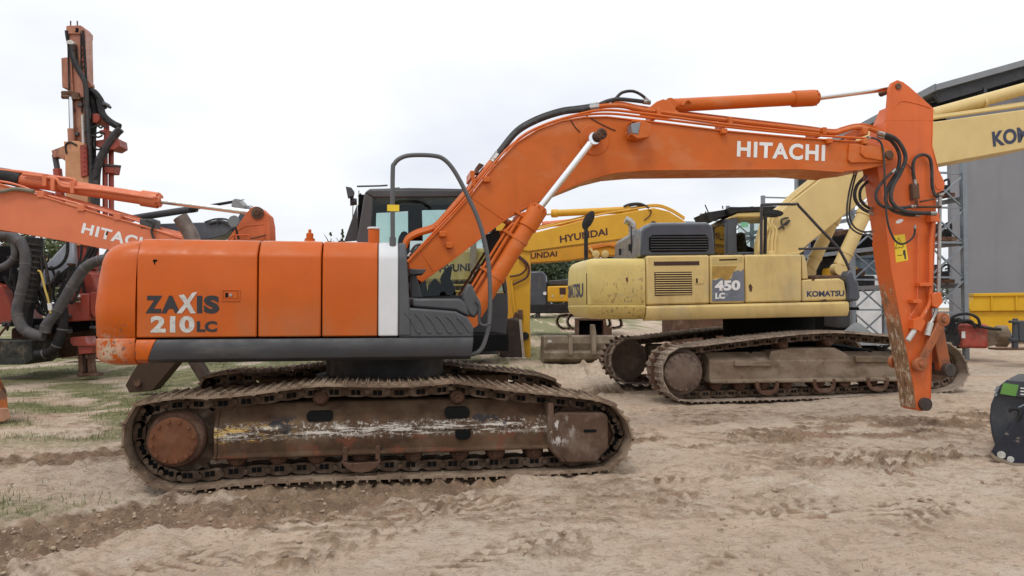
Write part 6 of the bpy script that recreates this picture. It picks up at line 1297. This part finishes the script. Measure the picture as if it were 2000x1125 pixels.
b = MB(); b.plate(f, [(1578, 560), (1670, 560), (1680, 660), (1570, 660)], 0, 1.6); b.build('undercarriage', m_dark, o, bevel=.1)
f = place(1655, 23, 0); o = f.empty('excavator', 'small orange-yellow machine hood peeping out behind the black front mirror', 'excavator')
b = MB(); b.plate(f, [(1640, 545), (1642, 520), (1672, 518), (1677, 524), (1677, 536), (1668, 545)], 0, 1.4); b.build('hood', m_hy, o, bevel=.05); b = MB(); b.plate(f, [(1638, 545), (1672, 545), (1672, 640), (1640, 640)], .1, 1.3); b.build('body', m_char, o, bevel=.05)

# grey heap and scrap
f = place(1672, 20.5, 0); hb = MB(); n = 26; ring0 = []; rings = []
for j, (s, h) in enumerate(((1, 0), (.72, .26), (.4, .62), (.12, .95), (.02, 1.0))):
    rings.append([((.78 * s * (1 + .05 * perlin(np.array([3 * cos(a) + j]), np.array([3 * sin(a)]))[0])) * cos(a) * (1.05 if cos(a) > 0 else 1.0), .7 * s * sin(a), .02 + .60 * h) for a in np.linspace(0, 2 * pi, n, endpoint=False)])
gzr = gz(f.o.x, 20.5); o = MB().loft(rings).build('gravel_heap', M('grey_gravel', (.18, .185, .185), .9, var=.12, vs=4, bump=.01, bs=30), None, ang=60); o.location = (f.o.x, f.o.y, gzr + .28); tag(o, 'pointed pale grey gravel heap beside the pallet rack foot', 'gravel heap')
f = place(1735, 21, 0); o = f.empty('scrap_pile', 'low pile of black scrap and sheets at the foot of the rack', 'scrap pile')
rr = random.Random(3); g = gz(f.o.x, 21)
for k in range(16):
    c = V((rr.uniform(-1.0, .5), rr.uniform(-.3, .6), g + rr.uniform(.05, .5))); b = MB(); d = V((rr.uniform(-1, 1), rr.uniform(-.5, .5), rr.uniform(-.4, .4))).normalized() * rr.uniform(.2, .5); b.bar(c - d, c + d, rr.uniform(.04, .3), rr.uniform(.02, .1)); b.build('scrap_piece', rr.choice([m_black, m_dark, m_char, m_steelb, m_galv]), o)

# yellow skip
f = place(1950, 24.3, -20); o = f.empty('skip_container', 'bright yellow open skip container standing against the grey hall', 'skip')
m_skip = paint('skip_yellow_paint', (.64, .36, .012), dust=.2, chips=[chip(lo=.71, scale=6)])
b = MB(); S1 = [(1903, 577), (2110, 574), (2112, 600), (2100, 606), (1896, 608), (1891, 600)]
b.plate(f, S1, 0, 1.1); b.plate(f, [(1894, 608), (2100, 606), (2080, 655), (1912, 655), (1895, 625)], .12, 1.0); SK_ = b.build('tub', m_skip, o, bevel=.02)
b = MB(); b.plate(f, [(1901, 573), (2112, 570), (2112, 576), (1901, 579)], -.06, 1.14); b.build('rim', m_skip, o, bevel=.015)
for px in (1937, 1985, 2040): b = MB(); b.plate(f, [(px - 1.5, 578), (px + 1.5, 578), (px + 1.5, 606), (px - 1.5, 606)], -.05, .02); b.build('rib', m_skip, o, bevel=.01)

# hydraulic breaker
f = place(1905, 18.6, -24); zg = gz(f.o.x, f.o.y); o = f.empty('hydraulic_breaker', 'red hydraulic breaker with black bracket and hose loops lying before the yellow skip', 'breaker')
m_brk = M('grimy_red_paint', (.34, .055, .035), .6, var=.2, vs=5, layers=[chip(lo=.62, scale=9, col=(.08, .06, .05)), dict(col=(.3, .22, .17), scale=3, lo=.5, hi=.75, amt=.5)])
c = f.at(1900, 656, 0); z = c.z
b = MB(); b.box((c.x - .32, -.28, z - .30), (c.x + .30, .28, z + .30)); b.build('hammer_body', m_brk, o, bevel=.07)
b = MB(); b.loft([[(c.x + .28, a * .26, z + q * .26) for a, q in ((-1, -1), (1, -1), (1, 1), (-1, 1))], [(c.x + .5, a * .2, z + q * .2) for a, q in ((-1, -1), (1, -1), (1, 1), (-1, 1))]]); b.lathe((c.x + .45, 0, z), (1, 0, 0), [(0, 0), (0, .22), (.05, .27), (.28, .27), (.30, .2), (.32, .2), (.32, 0)], 8); b.build('front_head', m_kframe, o, bevel=.02)
b = MB(); b.cyl((c.x + .7, 0, z), (c.x + .98, 0, z - .02), .09, n=14); b.mi = 1; b.lathe((c.x + .775, 0, z), (1, 0, 0), [(0, 0), (0, .15), (.01, .15), (.01, 0)], 18); b.build('chisel', [m_galv, m_black], o)
b = MB()
for v, e in ((-.36, -.30), (.30, 0)): b.prism([(c.x - .62, v, z - .36), (c.x - .1 + e, v, z - .33), (c.x + e, v, z - .1), (c.x - .12 + e, v, z + .36), (c.x - .25 + e * .6, v, z + .46), (c.x - .52, v, z + .40), (c.x - .66, v, z + .1)], (0, .06, 0))
b.build('mounting_bracket', m_black, o, bevel=.02)
for pts in ([(c.x - .6, -.38, z + .1), (c.x - .5, -.42, z + .45), (c.x - .2, -.42, z + .56), (c.x + .05, -.42, z + .45), (c.x + .1, -.4, z + .2)], [(c.x - .45, -.40, z + .1), (c.x - .35, -.44, z + .34), (c.x - .1, -.44, z + .38), (c.x + .0, -.42, z + .2)], [(c.x - .6, -.3, z + .40), (c.x - .2, -.36, z + .36), (c.x + .2, -.36, z + .22), (c.x + .55, -.34, z + .18)]): b = MB(); b.tube(pts, .035, 8, smooth=5); b.build('hose', m_black, o)
b = MB(); b.box((c.x - .28, -.29, z - .05), (c.x - .2, -.275, z + .12)); b.build('white_mark', m_letter_w, o)
# dark quick-hitch at the right edge
f = place(1990, 17.4, 0); o = f.empty('hitch_frame', 'dark steel hitch frame with a long flat bar at the right edge of the yard', 'hitch frame')
b = MB(); b.plate(f, [(1981, 622), (1989, 622), (1990, 682), (1984, 684), (1979, 680)], 0, .08); b.plate(f, [(1977, 626), (1992, 626), (1992, 631), (1977, 631)], -.05, .1); b.plate(f, [(1977, 660), (1990, 660), (1990, 667), (1977, 667)], -.05, .1); b.build('side_plate', m_steelb, o, bevel=.015)
b = MB(); b.plate(f, [(1990, 626), (2060, 626), (2060, 668), (1990, 668)], .02, .14); b.build('cross_tube', m_steelb, o, bevel=.03)
b = MB(); b.plate(f, [(1948, 680), (2070, 680), (2070, 684), (1948, 684)], -.15, .2); b.build('flat_bar', m_rust, o, bevel=.01)
# dark bucket in the foreground right
f = place(1990, 7.35, -38); o = f.empty('excavator_bucket', 'dark slate bucket with a green label in the right foreground', 'bucket')
m_slate = M('slate_bucket_paint', (.035, .041, .052), .42, var=.15, layers=[dict(col=(.13, .12, .11), scale=4, lo=.5, hi=.8, amt=.5), dict(col=(.3, .25, .2), scale=18, lo=.66, hi=.72, amt=.7)], bump=.001, bs=30)
sk = [(1946, 880), (1937, 850), (1932, 818), (1935, 790), (1944, 768), (1958, 752), (1975, 744), (2040, 744), (2110, 780), (2110, 890), (2040, 905), (1985, 908), (1958, 906)]
b = MB(); b.plate(f, sk, 0, 1.0); BK = b.build('shell', m_slate, o, bevel=.02)
b = MB(); b.plate(f, [(1949, 756), (1966, 742), (2050, 746), (2050, 785), (2000, 778), (1955, 772)], -.06, 0); b.build('top_plate', m_slate, BK, bevel=.01)
b = MB(); b.plate(f, [(1960, 748), (1990, 752), (1984, 774), (1953, 769)], -.066, -.058); b.build('green_label', M('lime_label', (.11, .27, .05), .5), BK)
b = MB()
for k in range(3): b.plate(f, [(1993, 757 + 6 * k), (2006, 758 + 6 * k), (2006, 760 + 6 * k), (1993, 759 + 6 * k)], -.066, -.06)
b.build('label_print', m_letter_w, BK)
b = MB(); b.plate(f, [(1935, 884), (1946, 862), (1972, 836), (1990, 812), (2006, 800), (2050, 806), (2050, 905), (2000, 916), (1962, 910), (1934, 893)], -.12, -.03); EP = b.build('ear_plate', M('deep_navy_plate', (.014, .018, .03), .35, var=.2, layers=[dict(col=(.2, .17, .14), scale=12, lo=.64, hi=.7, amt=.8)]), BK, bevel=.012)
b = MB(); c = f.at(1956, 888, -.12); b.lathe((c.x, -.128, c.z), (0, 1, 0), [(0, 0), (0, .036), (.02, .036), (.02, 0)], 20); c = f.at(1974, 897, -.12); b.lathe((c.x, -.127, c.z), (0, 1, 0), [(0, 0), (0, .03), (.02, .03), (.02, 0)], 20); b.build('bolt_hole', m_letter_s, EP)
b = MB(); b.plate(f, [(1932, 882), (1942, 892), (1975, 906), (2010, 908), (2010, 914), (1968, 912), (1938, 898)], -.2, -.1); b.build('wear_edge', m_kframe, BK, bevel=.01)
b = MB(); b.tube(f.pl([(1970, 804), (1978, 798), (1990, 800), (1992, 812), (1986, 822)], -.13), .018, 8, smooth=4); b.mi = 1; b.tube(f.pl([(1985, 798), (2010, 786)], -.12), .008, 6); b.build('lock_hook', [m_black, m_galv], BK)
for a, c_ in ((1946, 762), (1949, 757), (1945, 770)): b = MB(); c = f.at(a, c_, -.06); b.cyl((c.x, -.09, c.z), (c.x, -.02, c.z), .016, n=8); b.build('bolt', m_galv, BK)

# ------------------------------------------------------------------ trees far behind
m_bark = M('grey_brown_bark', (.085, .065, .05), .9, var=.3, vs=6, bump=.01, bs=20)
m_leafs = [M('dark_leaf', (.042, .062, .026), .65, var=.35, vs=1.2, layers=[dict(col=(.085, .11, .04), scale=1.6, lo=.48, hi=.62, amt=.8)]), M('mid_leaf', (.065, .085, .03), .65, var=.35, vs=1.2, layers=[dict(col=(.12, .14, .05), scale=1.6, lo=.48, hi=.62, amt=.7)])]
def tree(px, Y, h, w, lab, kind=0, seed=0, conifer=False):
    f = place(px, Y, 0); f.o.z = gz(f.o.x, f.o.y) - .1; rg = np.random.default_rng(seed)
    o = f.empty('pine_tree' if conifer else 'tree', lab, 'tree', 'trees behind the yard')
    b = MB(); b.tube([(0, 0, 0), (.1, 0, h * .3), (-.05, .1, h * .6), (.05, 0, h * .92)], .2, 8, r1=.04)
    for k in range(9):
        a = rg.uniform(0, 2 * pi); z = h * rg.uniform(.25, .8); l = w * .42 * (1 - .5 * z / h); b.tube([(0, 0, z), (l * .5 * cos(a), l * .5 * sin(a), z + .12 * h), (l * cos(a), l * sin(a), z + .18 * h)], .07, 5, r1=.02)
    b.build('trunk', m_bark, o)
    nc = 46; cl = []
    while len(cl) < nc:
        p = rg.uniform(-1, 1, 3)
        if conifer:
            t = rg.uniform(0, 1); r = (1 - t) * .5 * w * (.75 + .25 * math.sin(t * 40)); a = rg.uniform(0, 2 * pi); cl.append((r * cos(a), r * sin(a), h * (.15 + .85 * t), .16 * w * (1.15 - t))); continue
        if np.linalg.norm(p) < 1 and np.linalg.norm(p) > .45: cl.append((p[0] * w * .5, p[1] * w * .5, h * (.60 + .36 * p[2]), w * rg.uniform(.09, .19)))
    cl = np.array(cl); per = 95 if not conifer else 60
    c = np.repeat(cl, per, 0); d = rg.normal(size=(len(c), 3)); d /= np.linalg.norm(d, axis=1)[:, None]
    ctr = c[:, :3] + d * c[:, 3:4] * rg.uniform(.5, 1.08, (len(c), 1)); s = rg.uniform(.10, .2, (len(c), 1)) * (.6 if conifer else 1)
    t1 = np.cross(d, rg.normal(size=d.shape)); t1 /= np.linalg.norm(t1, axis=1)[:, None]; nn = d + .7 * rg.normal(size=d.shape); t2 = np.cross(nn, t1); t2 /= np.linalg.norm(t2, axis=1)[:, None]
    v = np.stack([ctr - t1 * s, ctr - t2 * s * .55, ctr + t1 * s, ctr + t2 * s * .55], 1).reshape(-1, 3); fi = np.arange(len(v)).reshape(-1, 4)
    me = bpy.data.meshes.new('crown'); me.from_pydata(v.tolist(), [], fi.tolist()); me.materials.append(m_leafs[kind]); q = bpy.data.objects.new('crown', me); COL.objects.link(q); q.parent = o
for i, (px, Y, h, w, lab, kd, cf) in enumerate((
    (20, 52, 6.6, 8.0, 'bushy green tree at the left edge seen under the orange boom', 1, 0), (95, 56, 7.2, 7.0, 'olive green tree behind the cab panel of the drill rig', 1, 0),
    (645, 75, 8.4, 3.0, 'small pine top left of the cab, just above the orange hood', 0, 1), (668, 78, 8.9, 3.2, 'slender pine top directly beside the cab rear screen', 0, 1),
    (985, 62, 5.6, 6.5, 'dark tree seen behind the brown hanging bucket arm', 0, 0), (1050, 58, 5.4, 6.6, 'dark green tree behind the small black cab', 0, 0), (1105, 60, 5.2, 7.4, 'dark green tree just left of the tan counterweight', 0, 0),
    (1165, 63, 5.4, 7.0, 'dark tree mostly hidden by the tan counterweight', 0, 0), (1700, 60, 7.0, 7.5, 'green tree glimpsed through the pallet rack', 1, 0))):
    tree(px, Y, h, w, lab, kd, 20 + i, bool(cf))

# far-off wood that closes the horizon
rg = np.random.default_rng(77); nb_ = 420
bx_ = rg.uniform(-120, 120, nb_); by_ = rg.uniform(86, 108, nb_); bz = .5 + .012 * (by_ - 34) + rg.uniform(.4, 4.2, nb_); br = rg.uniform(1.2, 2.2, nb_)
c = np.repeat(np.stack([bx_, by_, bz, br], -1), 70, 0); d = rg.normal(size=(len(c), 3)); d /= np.linalg.norm(d, axis=1)[:, None]
ctr = c[:, :3] + d * c[:, 3:4] * rg.uniform(.6, 1.05, (len(c), 1)); sz = rg.uniform(.22, .42, (len(c), 1))
t1 = np.cross(d, rg.normal(size=d.shape)); t1 /= np.linalg.norm(t1, axis=1)[:, None]; t2 = np.cross(d + .7 * rg.normal(size=d.shape), t1); t2 /= np.linalg.norm(t2, axis=1)[:, None]
mesh_np('wood', np.stack([ctr - t1 * sz, ctr - t2 * sz * .6, ctr + t1 * sz, ctr + t2 * sz * .6], 1).reshape(-1, 3), np.arange(len(c) * 4).reshape(-1, 4), m_leafs[0], 'low dark green wood along the horizon behind the yard', 'wood')
